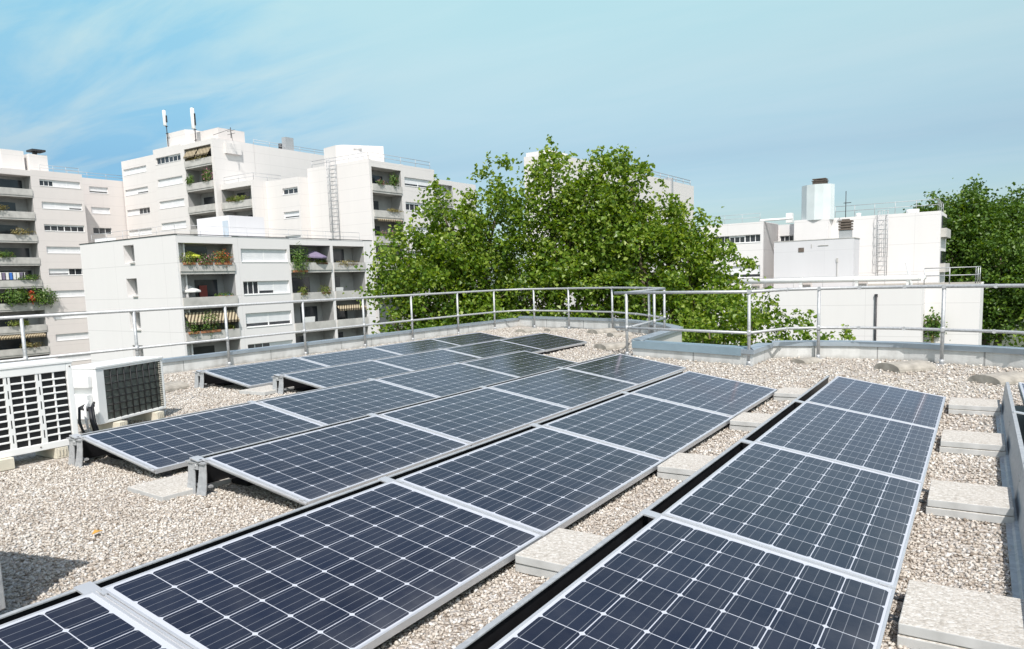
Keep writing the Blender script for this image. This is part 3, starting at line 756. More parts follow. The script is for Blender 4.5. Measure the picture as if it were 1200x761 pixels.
        s.part('ladder', m, M['galv'])

# leaves ---------------------------------------------------------------
def leaf_mesh(name, C, size, mat, parent=None, up=.5, seed=0):
    g = np.random.default_rng(seed); n = len(C)
    nr = g.normal(size=(n, 3)); nr[:, 2] = np.abs(nr[:, 2]) * .8 + up; nr /= np.linalg.norm(nr, axis=1)[:, None]
    t = g.normal(size=(n, 3)); t -= nr * (t * nr).sum(1)[:, None]; t /= np.linalg.norm(t, axis=1)[:, None]
    b = np.cross(nr, t)
    sz = (size * g.uniform(.6, 1.25, n))[:, None]
    droop = g.uniform(.05, .35, n)[:, None]
    v0 = C - t * sz * .5
    v1 = C + b * sz * g.uniform(.36, .52, n)[:, None] + t * sz * .05 + nr * sz * .14
    v2 = C + t * sz * .55 - nr * sz * droop
    v3 = C - b * sz * g.uniform(.36, .52, n)[:, None] + t * sz * .05 + nr * sz * .14
    V = np.stack([v0, v1, v2, v3], 1).reshape(-1, 3)
    i = np.arange(n) * 4
    Fa = np.stack([np.stack([i, i + 1, i + 2], 1), np.stack([i, i + 2, i + 3], 1)], 1).reshape(-1, 3)
    return np_mesh(name, V, Fa, mat, parent)

def clump_points(lobes, per_m3, k_leaf, sig, g, hollow=.45):
    pts = []
    for (x, y, z, rx, ry, rz) in lobes:
        n = max(3, int(per_m3 * 4.19 * rx * ry * rz))
        d = g.normal(size=(n, 3)); d /= np.linalg.norm(d, axis=1)[:, None]
        r = (hollow + (1.08 - hollow) * g.random(n)) ** 1.0
        wob = 1 + .22 * np.sin(3.1 * d[:, 0] + 2 * x) * np.cos(2.7 * d[:, 2] + y) + .10 * g.normal(size=n)
        pts.append(np.array([x, y, z]) + d * np.array([rx, ry, rz]) * (r * wob)[:, None])
    P = np.concatenate(pts)
    cnt = g.integers(int(k_leaf * .5), int(k_leaf * 1.5), len(P))
    C = np.repeat(P, cnt, 0)
    s = np.repeat(g.uniform(.6, 1.3, len(P)), cnt)[:, None]
    return P, C + g.normal(size=C.shape) * sig * s * np.array([1, 1, .75])

def tree(name, loc, lobes, label, group, mat, leaf, per, k, sig, seed, trunk_r=.28, fork=.45, shoots=0, limbs=80, hollow=.45):
    g = np.random.default_rng(seed)
    t = empty(name, loc, 0, label, 'tree', group)
    P, C = clump_points(lobes, per, k, sig, g, hollow)
    # long upright shoots above the highest lobes
    for s in range(shoots):
        lx, ly, lz, rx, ry, rz = lobes[s % len(lobes)]
        a = g.uniform(0, 2 * math.pi); rr = g.random() ** .5 * .75
        b = np.array([lx + rx * rr * math.cos(a), ly + ry * rr * math.sin(a), lz + rz * math.sqrt(1 - rr * rr) * .9]); H = g.uniform(.3, .8)
        u = g.random(int(55 * H)) ** 1.5
        q = b + np.stack([g.normal(0, .11, len(u)) * (1.4 - u) + u * g.normal(0, .15), g.normal(0, .11, len(u)) * (1.4 - u), u * H], 1)
        C = np.concatenate([C, q])
    leaf_mesh('crown', C, leaf, mat, t, .35, seed)
    m = MB()
    zc = min(l[2] - l[5] for l in lobes); top = max(l[2] for l in lobes)
    fz = fork * top
    tr = [(0, 0, 0)]
    for i in range(1, 5): tr.append((g.normal(0, .12) * i / 2, g.normal(0, .12) * i / 2, fz * i / 4))
    m.tube(tr, [trunk_r * (1.25 - .14 * i) for i in range(5)], 10)
    base = Vector(tr[-1])
    tips = []
    for (x, y, z, rx, ry, rz) in lobes:
        c = Vector((x, y, z - rz * .1)); mid = base.lerp(c, .5) + Vector((g.normal(0, .3), g.normal(0, .3), g.normal(0, .3) + .3))
        m.tube([base, base.lerp(mid, .5) + Vector((0, 0, .12)), mid, c], [trunk_r * .55, trunk_r * .45, trunk_r * .32, trunk_r * .16], 7)
        tips.append((mid, c))
    for i in g.choice(len(P), min(limbs, len(P)), replace=False):
        e = Vector(P[i]); mid, c = min(tips, key=lambda q: (q[1] - e).length)
        s = mid.lerp(c, g.uniform(.3, 1.0))
        m.tube([s, s.lerp(e, .5) + Vector((g.normal(0, .1), g.normal(0, .1), .1)), e], [trunk_r * .13, trunk_r * .085, trunk_r * .03], 5, cap=False)
    m.build('trunk', M['bark'], t)
    return t

def potplant(p, q, z, rp, rq, rz, label, mat='leaf_pot', n=260, leaf=.12, hang=0, cat='plant', extra=None, box=True, group='plants on the balconies'):
    """balcony greenery: p,q,z = base centre"""
    seed = int(abs(p * 31 + q * 77 + z * 13)) + 1
    g = np.random.default_rng(seed)
    t = empty('balcony_plant', W2(p, q, z), -TH, label, cat, group)
    d = g.normal(size=(n, 3)); d /= np.linalg.norm(d, axis=1)[:, None]
    r = g.random(n) ** .45
    lump = 1 + .25 * np.sin(4 * d[:, 1] * 2 + seed) * np.cos(3 * d[:, 2])
    C = d * r[:, None] * lump[:, None] * np.array([rp, rq, rz]) + np.array([0, 0, rz * .75 - hang])
    leaf_mesh('foliage', C, leaf, M[mat], t, .3, seed)
    if extra:
        k = int(n * .3); C2 = C[g.choice(n, k)] * np.array([1.05, 1, 1]) + np.array([.05, 0, .05])
        leaf_mesh('flowers', C2, leaf * .9, M[extra], t, .3, seed + 1)
    m = MB()
    if box: m.box(-.12, .12, -rq * .7, rq * .7, -.02, .16)
    for i in range(5):
        e = C[i]; m.tube([(0, e[1] * .5, .02), tuple(e)], [.015, .006], 5)
    m.build('planter', M['terracotta'], t)
    return t

exec_after = []
# ---- 1. nearest white block at left centre
B = Bld(-60, 42, 'nearest white apartment block at left with planted recessed balconies and a plain white gable')
P0 = -53.12; Fb = ('B', P0)
B.body(-67.85, -53.45, 32.59 + .80, 33.5, GZ, 5.55)               # behind gable skin
# gable skin with four niches
nz = [5.14 - 1.5, 2.42 - 1.5, -.35 - 1.5, -3.1 - 1.5]
z = 5.60
for k, zb in enumerate(nz):
    zt = zb + 1.5
    B.body(-60.72, -59.12, 32.59, 33.39, zt, z); z = zb
B.body(-60.72, -59.12, 32.59, 33.39, GZ, z)
B.body(-67.85, -60.72, 32.59, 33.39, GZ, 5.60); B.body(-59.12, -53.72, 32.59, 33.39, GZ, 5.60); B.body(-53.72, -53.12, 32.59, 32.78, GZ, 5.60)
for zb in nz:
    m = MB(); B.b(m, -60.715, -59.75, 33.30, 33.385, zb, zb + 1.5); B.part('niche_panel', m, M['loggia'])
    B.window(('A', 32.59), -59.72, -59.14, zb + .15, zb + 1.42, 'h', .62)
    m = MB(); B.b(m, -59.8, -59.1, 32.50, 32.62, zb - .04, zb + .05); B.part('sill', m, M['slab'])
pars = [3.45, .74, -1.98, -4.7]
B.logcol(Fb, 32.78, 37.62, 5.55, GZ, 4.98, pars)
B.body(P0 - 6, P0, 37.62, 38.25, GZ, 5.60)
st = ['cc', 'ohc', 'hh', 'oc']
wz = [(3.52, 4.60), (.78, 1.88), (-1.98, -.80), (-4.72, -3.42)]
B.wincol(Fb, 38.25, 43.30, 5.58, GZ, [(38.32, 43.06, a, b, s) for (a, b), s in zip(wz, st)])
B.logcol(Fb, 43.36, 48.10, 5.55, GZ, 5.02, pars)
B.body(P0 - 6, P0, 43.30, 43.36, GZ, 5.58)
B.body(P0 - 6, P0, 48.10, 48.40, GZ, 5.60)
B.logcol(Fb, 48.40, 52.45, 5.55, GZ, 5.02, pars)
B.body(P0 - 6, P0 + .02, 52.45, 53.6, GZ, 5.60)
B.body(-67.85, P0 - 6, 33.5, 53.6, GZ, 5.50)
m = MB(); B.b(m, -67.9, P0 + .04, 32.55, 32.63, 5.605, 5.66); B.b(m, P0 - .1, P0 + .05, 32.63, 53.65, 5.605, 5.66); B.part('roof_edge', m, M['dark_metal'])
B.railing([(-67.3, 33.4), (-54.4, 33.4), (-54.4, 53.2)], .95, 5.5, .018, 2.2)
# stair head on its roof with a grey door
m = MB(); B.b(m, -62.0, -57.2, 40.3, 44.0, 5.5, 7.75); B.part('stair_head', m, M['wall_blue'])
m = MB(); B.b(m, -58.1, -57.35, 40.24, 40.29, 5.5, 7.3); B.part('roof_door', m, M['door_blue'])
m = MB(); B.b(m, -67.2, -65.6, 33.6, 34.6, 5.5, 6.1); B.part('roof_box', m, M['white_metal'])
m = MB(); B.b(m, P0 - .9, P0 + .75, 32.95, 37.5, .0, .01)
m = MB()
def awning(B, F, a0, a1, z, outd, drop):
    m = MB()
    def P(a, o, zz): return ((F[1] + o - B.p, a - B.q, zz - GZ) if F[0] == 'B' else (a - B.p, F[1] - o - B.q, zz - GZ))
    v = [P(a0, -.3, z), P(a1, -.3, z), P(a1, outd, z - drop), P(a0, outd, z - drop), P(a1, outd, z - drop - .18), P(a0, outd, z - drop - .18)]
    v2 = [(x, y, zz - .02) for x, y, zz in v]
    m.add(v + v2, [(0, 1, 2, 3), (3, 2, 4, 5), (7, 6, 9, 8), (8, 9, 11, 10), (0, 3, 9, 6), (1, 7, 8, 2), (5, 4, 10, 11), (3, 5, 11, 9), (2, 8, 10, 4)])
    B.part('awning', m, M['awning'])
awning(B, Fb, 32.95, 37.45, -.45, .35, .75)
awning(B, Fb, 48.6, 52.2, -.6, .2, .35)
B.finish(M['wall_white'])
# greenery and things on its balconies
def parasol(p, q, z, r, mat, label, tilt=0):
    t = empty('parasol', W2(p, q, z), -TH, label, 'parasol', 'parasols on the balconies')
    m = MB(); m.tube([(0, 0, 0), (0, 0, 1.75)], .025, 6); m.build('pole', M['frame_white'], t)
    m = MB(); n = 10
    vs = [(tilt * .3, 0, 1.80)] + [(r * math.cos(2 * math.pi * k / n), r * math.sin(2 * math.pi * k / n), 1.35 - tilt * .3 * math.cos(2 * math.pi * k / n)) for k in range(n)] + [(r * math.cos(2 * math.pi * k / n), r * math.sin(2 * math.pi * k / n), 1.22 - tilt * .3 * math.cos(2 * math.pi * k / n)) for k in range(n)]
    fs = [(0, 1 + k, 1 + (k + 1) % n) for k in range(n)] + [(1 + k, 1 + n + k, 1 + n + (k + 1) % n, 1 + (k + 1) % n) for k in range(n)]
    m.add(vs, fs); m.build('canopy', mat, t)
parasol(P0 - 1.0, 34.3, 2.62, .95, M['yellow_cloth'], 'yellow-green parasol on the top left balcony of the nearest block')
parasol(P0 - 1.0, 33.95, -.08, .95, M['white_cloth'], 'white parasol on the middle left balcony of the nearest block')
parasol(P0 - .6, 46.6, 2.75, 1.2, M['purple_cloth'], 'purple parasol on the top balcony left of the divider', .5)
potplant(P0 + .05, 33.5, 3.3, .35, .75, .6, 'leafy balcony plant at the left end below the yellow-green parasol', 'leaf_lime', 320)
potplant(P0 + .05, 34.9, 3.3, .35, .9, .5, 'pink flowering balcony box below the yellow-green parasol', 'leaf_pot', 340, extra='petal_pink')
potplant(P0 + .05, 36.5, 3.3, .4, 1.1, .7, 'yellow-green bush at the right end of the top left balcony', 'leaf_lime', 420, extra='petal_red')
potplant(P0 - .1, 36.6, .62, .25, .9, .25, 'low plants at the right of the white parasol balcony', 'leaf_pot', 180)
potplant(P0 + .1, 34.9, -2.1, .45, 1.25, 1.0, 'tall bushy plant under the striped awning, middle', 'leaf_pot', 620)
potplant(P0 + .1, 33.4, -2.1, .4, .65, .75, 'bushy plant under the striped awning, left end', 'leaf_pot', 320)
potplant(P0 - .1, 36.9, -2.1, .3, .5, .35, 'small plant under the striped awning, right end', 'leaf_lime', 160)
potplant(P0 + .1, 44.3, 2.6, .75, 1.15, 1.45, 'large round bush at the top balcony beside the purple parasol', 'leaf_pot', 1300, .13, .1)
potplant(P0 - .0, 46.9, 3.3, .25, 1.0, .3, 'low flowering box in front of the purple parasol', 'leaf_lime', 240)
potplant(P0 - .0, 50.2, 3.2, .3, 1.9, .4, 'trailing dry grass along the top right balcony', 'leaf_dry', 420, hang=.15)
potplant(P0 - .0, 44.6, .55, .35, .6, .65, 'trailing plant on the second balcony, left of the divider', 'leaf_lime', 320, hang=.25)
potplant(P0 - .0, 47.2, .55, .35, .8, .6, 'spreading plant on the second balcony next to the divider', 'leaf_lime', 360, hang=.2)
potplant(P0 - .0, 49.6, -5.2, .4, 1.6, .8, 'wide green bush on the lowest right balcony behind the guardrail', 'leaf_lime', 600)
m = MB(); m.box(-.03, .03, -.6, .6, 0, 1.1); o = m.build('folding_table', M['white_metal'], None, W2(P0 - .35, 45.3, -2.60)); o.rotation_euler = (0, R(8), -TH); tag(o, 'white tabletop leaning on the third balcony by the divider', 'table')
m = MB(); m.box(-.03, .03, -.45, .45, 0, .95); o = m.build('leaning_board', M['white_metal'], None, W2(P0 - .4, 49.2, .15)); o.rotation_euler = (0, R(10), -TH); tag(o, 'pale board leaning on the second balcony right of the divider', 'board')
m = MB(); m.tube([(0, 0, 0), (0, 0, .75)], [.28, .34], 12); o = m.build('barrel', M['blue_plastic'], None, W2(P0 - .4, 36.9, .10)); tag(o, 'blue plastic barrel on the white parasol balcony', 'barrel')
m = MB(); m.box(-.02, .02, -.35, .35, .5, 1.6); o = m.build('curtain', M['red_cloth'], None, W2(P0 - 1.55, 35.6, .05)); o.rotation_euler = (0, 0, -TH); tag(o, 'dark red curtain hanging on the white parasol balcony', 'curtain')

# ---- 2. stepped tower behind, with aerials on the roof
B = Bld(-90, 62, 'tall stepped cream tower behind the nearest block with aerials on its roof')
Fa = ('A', 56.95)
B.body(-82.9 - 11, -82.9, 56.95 + 6, 76.2, GZ, 20.0)
B.body(-83.4, -82.9, 56.95, 63.0, GZ, 20.05)
B.logcol(Fa, -89.2, -83.4, 20.0, GZ, 19.38, [17.85, 14.93, 12.05, 9.15, 6.25], depth=1.9, ph=.78)
B.body(-89.9, -89.2, 56.95, 62.95, GZ, 20.0)
B.wincol(Fa, -96.35, -89.9, 20.2, GZ, [(-95.85, -90.05, a, b, s) for a, b, s in ((18.2, 19.05, 'oo'), (15.25, 16.2, 'cc'), (12.35, 13.3, 'cc'), (9.5, 10.4, 'cc'), (6.6, 7.5, 'ch'))])
B.wincol(('A', 57.85), -106.2, -96.35, 19.9, GZ, [(-105.8, -99.9, a, b, s) for a, b, s in ((17.9, 18.72, 'cc'), (15.05, 15.85, 'ch'), (12.2, 13.0, 'co'), (9.3, 10.1, 'cc'))])
B.body(-82.9, -82.5, 58.5, 60.75, 18.35, 19.62)     # boxed chimney breast on the right-hand wall
# lower wing 1
Fa2 = ('A', 57.57)
B.body(-76.44 - .45, -76.44, 57.57, 63.2, GZ, 14.35)
B.logcol(Fa2, -82.85, -76.89, 14.35, GZ, 13.72, [12.08, 9.2, 6.3], depth=1.8, ph=.8, back=5.5)
B.wincol(('A', 59.44), -76.44, -70.35, 14.25, GZ, [(-73.4, -70.65, 12.38, 13.12, 'o'), (-73.45, -70.65, 9.55, 10.3, 'h'), (-73.45, -70.65, 6.7, 7.45, 'h')], depth=6)
# machine room and aerials
m = MB(); m.prism([(x - B.p, y - B.q) for x, y in [(-94.9, 58.2), (-90.6, 58.2), (-90.1, 59), (-90.1, 62.8), (-94.9, 62.8)]], 20 - GZ, 22.3 - GZ); B.part('machine_room', m, M['wall_cream'])
m = MB(); B.b(m, -90.05, -84.0, 58.6, 62.5, 20, 21.7); B.part('lift_housing', m, M['wall_pink'])
for (p, q, z0, z1, z2, w) in ((-94.2, 57.9, 22.0, 23.3, 25.2, .22), (-87.4, 57.6, 20.2, 21.9, 24.4, .25)):
    m = MB(); B.tube(m, [(p, q, 20.0), (p, q, z2 - .3)], .06, 8); B.tube(m, [(p, q, z2 - .3), (p, q, z2 + .15)], .03, 6)
    for zz in (z0 + .2, z1 - .2): B.b(m, p - .25, p + .3, q - .06, q + .06, zz, zz + .06)
    o = B.part('aerial_mast', m, M['dark_metal'])
    m = MB(); B.tube(m, [(p, q - .18, z1 - .1), (p, q - .18, z1), (p, q - .18, z2 - .06), (p, q - .18, z2)], [w * .8, w, w, w * .8], 12); B.part('panel_aerial', m, M['white_metal'], o)
    m = MB(); B.b(m, p + .3, p + .42, q - .2, q - .05, z1 + .3, z2 - .7); B.part('small_aerial', m, M['dark_metal'], o)
m = MB(); B.tube(m, [(-81.3, 58.5, 20), (-81.3, 58.5, 21.3)], .05, 6)
for zz in (20.5, 20.9): B.tube(m, [(-82.0, 58.5, zz), (-80.5, 58.5, zz)], .03, 5)
B.tube(m, [(-84.2, 58.0, 20.7), (-81.3, 58.5, 21.1), (-78.8 - 5, 60.5, 20.3)], .03, 5)
B.part('television_aerial', m, M['dark_metal'])
m = MB(); B.b(m, -84.9, -84.1, 69.2, 70.6, 20, 22.0); B.part('chimney', m, M['galv'])
m = MB(); B.tube(m, [(-84.3, 68.4, 20), (-84.3, 68.4, 21.0)], .25, 10); B.part('roof_vent', m, M['dark_metal'])
B.railing([(-83.2, 63.2), (-83.2, 76)], .7, 20.0, .03, 2.4)
B.railing([(-82.6, 57.9), (-76.7, 57.9), (-76.7, 62)], .95, 14.3, .025, 2.0)
awning(B, Fa, -89.0, -86.6, 19.25, .3, .9); awning(B, Fa, -86.3, -83.6, 19.25, .3, .9)
B.finish(M['wall_cream'])
potplant(-88.3, 56.9, 14.85, .9, .35, .75, 'green plant at the left of the third tower balcony', 'leaf_pot', 360, .16, box=False)
potplant(-84.6, 56.9, 14.85, 1.1, .35, 1.0, 'bigger bush at the right of the third tower balcony', 'leaf_pot', 460, .17, extra='petal_pink', box=False)
potplant(-79.8, 57.5, 12.0, 2.2, .35, .45, 'row of yellow-green plants on the top balcony of the lower tower wing', 'leaf_lime', 460, .16, box=False)
potplant(-86.4, 56.9, 17.75, 2.6, .3, .3, 'low plants on the top tower balcony below its awnings', 'leaf_dry', 300, .15, box=False)

# ---- 3. block with the wall ladder, half hidden by the trees
B = Bld(-66, 66, 'cream apartment block with a caged wall ladder, partly hidden by the trees')
Fb = ('B', -60.1)
B.body(-70.4, -60.1, 60.87, 61.2, GZ, 15.3)
B.body(-70.4, -66.1, 61.2, 73, GZ, 15.2)
B.body(-66.1, -60.1, 60.55 + .65, 61.0 + .22, GZ, 15.25)
B.logcol(Fb, 61.22, 66.1, 15.2, GZ, 14.48, [12.6, 9.66, 6.75, 3.85, .95], depth=1.8, ph=.78)
B.body(-66.1, -60.1, 66.1, 66.55, GZ, 15.25)
B.wincol(Fb, 66.55, 72.2, 15.2, GZ, [(66.65, 71.7, z, z + .98, s) for z, s in ((12.85, 'hh'), (9.95, 'oc'), (7.05, 'cc'), (4.15, 'ch'))])
B.body(-68, -62.5, 72.2, 84, GZ, 14.6)
B.logcol(('B', -62.5 + .6), 73.0, 78, 14.5, GZ, 13.9, [12.0, 9.1, 6.2], depth=1.4, ph=.78)
B.ladder(('A', 60.87), -66.35, -65.2, 5.5, 16.0)
m = MB(); m.prism([(x - B.p, y - B.q) for x, y in [(-69.0, 62.4), (-66.5, 62.0), (-65.6, 62.4), (-63.0, 66.4), (-69, 66.4)]], 15.2 - GZ, 17.7 - GZ); B.part('machine_room', m, M['wall_cream'])
m = MB(); B.tube(m, [(-64.4, 63.5, 17.0), (-64.4, 63.5, 17.5)], .5, 12); B.b(m, -66.5, -64.0, 63, 64, 15.2, 17.0); B.part('roof_vent', m, M['wall_white'])
B.railing([(-70, 61.3), (-60.6, 61.3), (-60.6, 72)], .9, 15.25, .03, 2.4)
awning(B, Fb, 61.6, 65.8, 8.9, .25, .3)
B.finish(M['wall_cream'])
potplant(-60.05, 64.8, 12.5, .35, .9, .95, 'round bush on the top balcony of the ladder block', 'leaf_pot', 420, .16, box=False)
potplant(-60.05, 62.6, 12.5, .3, 1.0, .35, 'pink flowers on the top balcony of the ladder block', 'leaf_pot', 240, .14, extra='petal_pink', box=False)
potplant(-60.0, 63.7, 6.65, .35, 2.3, .4, 'long box of pink flowers on the third balcony of the ladder block', 'leaf_pot', 420, .14, extra='petal_pink', box=False)
potplant(-60.0, 64.4, 9.55, .3, 1.5, .25, 'low plants on the second balcony of the ladder block', 'leaf_dry', 240, .14, box=False)
potplant(-60.0, 64.0, 3.75, .3, 1.8, .3, 'plants on the fourth balcony of the ladder block beside the tree', 'leaf_pot', 240, .14, extra='petal_pink', box=False)

# ---- 4. slab block at the far left
B = Bld(-108, 46, 'cream apartment block at the far left with stacked open balconies')
Fb = ('B', -102.42)
B.body(-112, -108.4, 30, 57.5, GZ, 16.9)
pl = [14.55 - 2.83 * i for i in range(9)]
B.logcol(Fb, 34.0, 44.1, 16.9, GZ, 16.2, [p for p in pl], depth=1.9, ph=.8)
B.body(-108.4, -102.42, 44.1, 44.95, GZ, 17.0)
sts = ['occ', 'cch', 'oo', 'cc', 'ho', 'cc', 'cc', 'cc', 'cc']
B.wincol(Fb, 44.95, 50.35, 17.0, GZ, [(45.08, 50.02, 15.12 - 2.83 * i, 15.95 - 2.83 * i, s) for i, s in enumerate(sts)])
B.wincol(('B', -106.42), 50.35, 58.6, 17.2, GZ, [(53.15, 55.72, 15.25 - 2.83 * i, 16.1 - 2.83 * i, s) for i, s in enumerate(['h', 'c', 'o', 'h', 'c', 'c'])], depth=5.5)
B.body(-108.3, -106.72, 50.3, 50.36, GZ, 16.9)
m = MB(); B.b(m, -108.2, -104.8, 42.0, 44.6, 16.9, 19.6); B.b(m, -105.9, -104.4, 45.0, 47.2, 16.9, 19.3); B.part('machine_room', m, M['wall_cream'])
m = MB(); B.tube(m, [(-105.0, 46.0, 19.3), (-105.0, 46.0, 19.9)], .3, 8); B.b(m, -105.9, -104.2, 45.4, 47.0, 19.7, 19.95); B.part('chimney_cap', m, M['dark_metal'])
B.railing([(-102.9, 45.5), (-102.9, 50.2)], .8, 17.0, .03, 1.5); B.railing([(-106.8, 50.6), (-106.8, 58.4)], .8, 17.2, .03, 2.0)
awning(B, Fb, 36.5, 43.8, pl[7] + 1.9, .4, .45)
B.finish(M['wall_pink'])
potplant(-102.2, 41.0, pl[5] - .1, .8, 1.9, 1.15, 'dense dark bush on the far left block, left of the red flowers', 'leaf_pot', 1100, .22, box=False)
potplant(-102.2, 44.0, pl[5] - .3, .9, 1.9, 1.25, 'big overhanging bush on the corner of the far left block', 'leaf_pot', 1200, .22, extra=None, box=False)
potplant(-102.0, 42.6, pl[5] + .1, .5, .4, .9, 'red flowering plant between two bushes on the far left block', 'petal_red', 160, .2, box=False)
for i, (q, k, mat, lab) in enumerate([(40.0, 1, 'leaf_dry', 'dry plants on the second balcony of the far left block'), (42.3, 2, 'leaf_dry', 'brownish plants on the third balcony of the far left block'), (40.3, 3, 'leaf_pot', 'single green plant on the fourth balcony of the far left block'), (42.8, 4, 'leaf_pot', 'green plants right of the laundry on the far left block'), (41.0, 6, 'leaf_lime', 'flowering box on the seventh balcony of the far left block'), (42.0, 7, 'leaf_dry', 'tall dry grasses on the eighth balcony of the far left block')]):
    potplant(-102.3, q, pl[k] - .05, .4, 1.4, .5, lab, mat, 260, .18, box=False)
t = empty('laundry_rack', W2(-102.6, 40.8, pl[4] - .8), -TH, 'white and blue washing drying on the fifth balcony of the far left block', 'laundry')
for i in range(7):
    m = MB(); m.box(-.02, .02, -1.4 + i * .4, -1.1 + i * .4, .9, 1.75); m.build('cloth', [M['white_cloth'], M['purple_cloth'], M['white_cloth'], M['blue_plastic'], M['white_cloth']][i % 5], t)
m = MB(); m.tube([(0, -1.6, 1.76), (0, 1.6, 1.76)], .02, 6); m.tube([(0, -1.5, 0), (0, -1.5, 1.76)], .02, 6); m.tube([(0, 1.5, 0), (0, 1.5, 1.76)], .02, 6); m.build('rail', M['frame_white'], t)

# ---- 5. big block behind the trees
B = Bld(-52, 95, 'tall plain cream block rising behind the big green trees')
B.body(-47.6, -43.57, 73.6, 118.5, GZ, 15.45)
m = MB(); B.b(m, -47.5, -43.3, 108.5, 108.9, GZ, 15.9); B.part('joint_cover', m, M['galv'])
B.railing([(-44, 90), (-44, 118)], .9, 15.45, .05, 3)
m = MB(); B.b(m, -47.4, -44.2, 73.8, 78, 15.45, 15.9); B.part('roof_box', m, M['wall_white'])
m = MB(); B.tube(m, [(-44.2, 97, 15.4), (-44.2, 97, 17.6)], .05, 6); B.b(m, -44.3, -44.1, 96.4, 97.6, 17.2, 17.26); B.part('television_aerial', m, M['dark_metal'])
B.wincol(('B', -43.55), 76, 82, 13.5, GZ, [(77, 81, 11 - 2.8 * i, 12 - 2.8 * i, 'co') for i in range(6)], depth=.5)
B.finish(M['wall_cream'])

# ---- 6. white building at the right
B = Bld(-14, 78, 'white building at the right with a round chimney, wall ladder and long white pipe', 'institution_building')
B.wincol(('A', 77.0), -27.6, -21.05, 6.3, GZ, [(-26.1, -21.3, 4.27, 5.05, 'ooo'), (-25.6, -21.3, .67, 1.92, 'hh')], depth=6)
B.body(-21.3, -21.05, 77.28, 83, GZ, 6.25)
B.wincol(('A', 82.98), -21.05, -19.0, 6.2, GZ, [(-20.86, -19.44, 4.25, 5.0, 'o')], depth=4)
B.body(-18.75, -15.45, 80.2, 84, GZ, 6.38)
B.body(-15.45, -5.72, 82.14, 90, GZ, 6.47)
B.body(-27.6, -19.0, 83.3, 90, GZ, 6.1)
for zb in (4.3, .9):   # balcony ends on the right-hand side
    m = MB(); B.b(m, -5.72, -5.25, 83.0, 89, zb - .3, zb + .55); B.part('balcony', m, M['slab'])
    m = MB(); B.b(m, -5.71, -5.6, 83.2, 88.8, zb + .6, zb + 1.75); B.part('balcony_door', m, M['glass'])
# round chimney stack with brown cowl
m = MB(); n = 12; c = (-16.75, 81.6); rr = 1.6
B.tube(m, [(c[0], c[1], 6.3), (c[0], c[1], 9.85)], rr, n, smooth=False)
o = B.part('chimney', m, plain('pale_blue_render', (.60, .66, .67), .8, 0, .08, .8))
m = MB(); B.b(m, -17.151, -15.951, 81.0, 82.2, 9.96, 10.25); B.b(m, -17.251, -15.851, 80.9, 82.3, 10.25, 10.32)
for k in range(4): B.b(m, -17.201, -15.901, 80.95, 82.25, 10.02 + k * .07, 10.045 + k * .07)
B.b(m, -17.201, -15.901, 80.95, 82.25, 10.42, 10.5); B.b(m, -17.001, -16.101, 81.2, 82.0, 10.32, 10.42); B.part('cowl', m, M['brown_metal'], o)
m = MB(); B.tube(m, [(-14.0, 81.2, 6.4), (-14.0, 81.2, 9.0)], .04, 6); B.b(m, -14.2, -13.5, 81.1, 81.25, 7.8, 7.86); B.part('dish_bracket', m, M['dark_metal'])
# front plant room, bluish white
m = MB(); B.b(m, -18.9, -11.85, 73.0, 76.0, -.6, 4.0); B.part('plant_room', m, M['wall_blue'])
m = MB(); B.b(m, -18.95, -11.8, 72.97, 76.05, 4.0, 4.06); B.part('roof_edge', m, M['slab'])
m = MB(); B.b(m, -16.65, -16.15, 72.96, 73.05, 2.95, 3.35); o = B.part('wall_vent', m, M['brown_metal'])
m = MB(); B.b(m, -13.25, -13.2, 72.93, 72.99, .6, 2.2); B.b(m, -13.3, -13.15, 72.92, 72.99, 1.9, 2.25); B.b(m, -14.9, -14.0, 72.95, 72.99, 3.45, 3.5); B.b(m, -15.5, -15.46, 72.95, 72.99, 3.3, 3.65); B.part('wall_fittings', m, M['slab'])
m = MB(); B.b(m, -13.2, -12.2, 73.4, 74.3, 4.05, 4.75); B.part('vent_base', m, M['galv'])
m = MB()
for k in range(4): B.b(m, -13.25 - .03 * (k == 3), -12.15 + .03 * (k == 3), 73.35, 74.35, 4.78 + k * .24, 4.93 + k * .24)
B.b(m, -13.1, -12.3, 73.5, 74.2, 4.75, 5.6); B.b(m, -13.0, -12.4, 73.6, 74.1, 5.65, 5.78); B.part('vent_cowl', m, M['brown_metal'])
B.ladder(('A', 82.14), -11.05, -10.25, .3, 6.9)
B.railing([(-15.2, 82.4), (-6.0, 82.4), (-6.0, 89)], 1.15, 6.47, .03, 1.65); B.railing([(-27, 77.6), (-21.5, 77.6)], .9, 6.3, .02, 1.8)
m = MB(); B.tube(m, [(-21.4, 77.2, 6.42), (-18.9, 80.0, 6.6)], .12, 8); B.b(m, -19.6, -19.0, 80.3, 81.0, 6.2, 7.2); B.tube(m, [(-8.3, 84, 6.4), (-8.3, 84, 6.9)], .6, 10); B.tube(m, [(-13.1, 83, 6.4), (-13.1, 83, 6.85)], .25, 10); B.part('roof_vent', m, M['white_metal'])
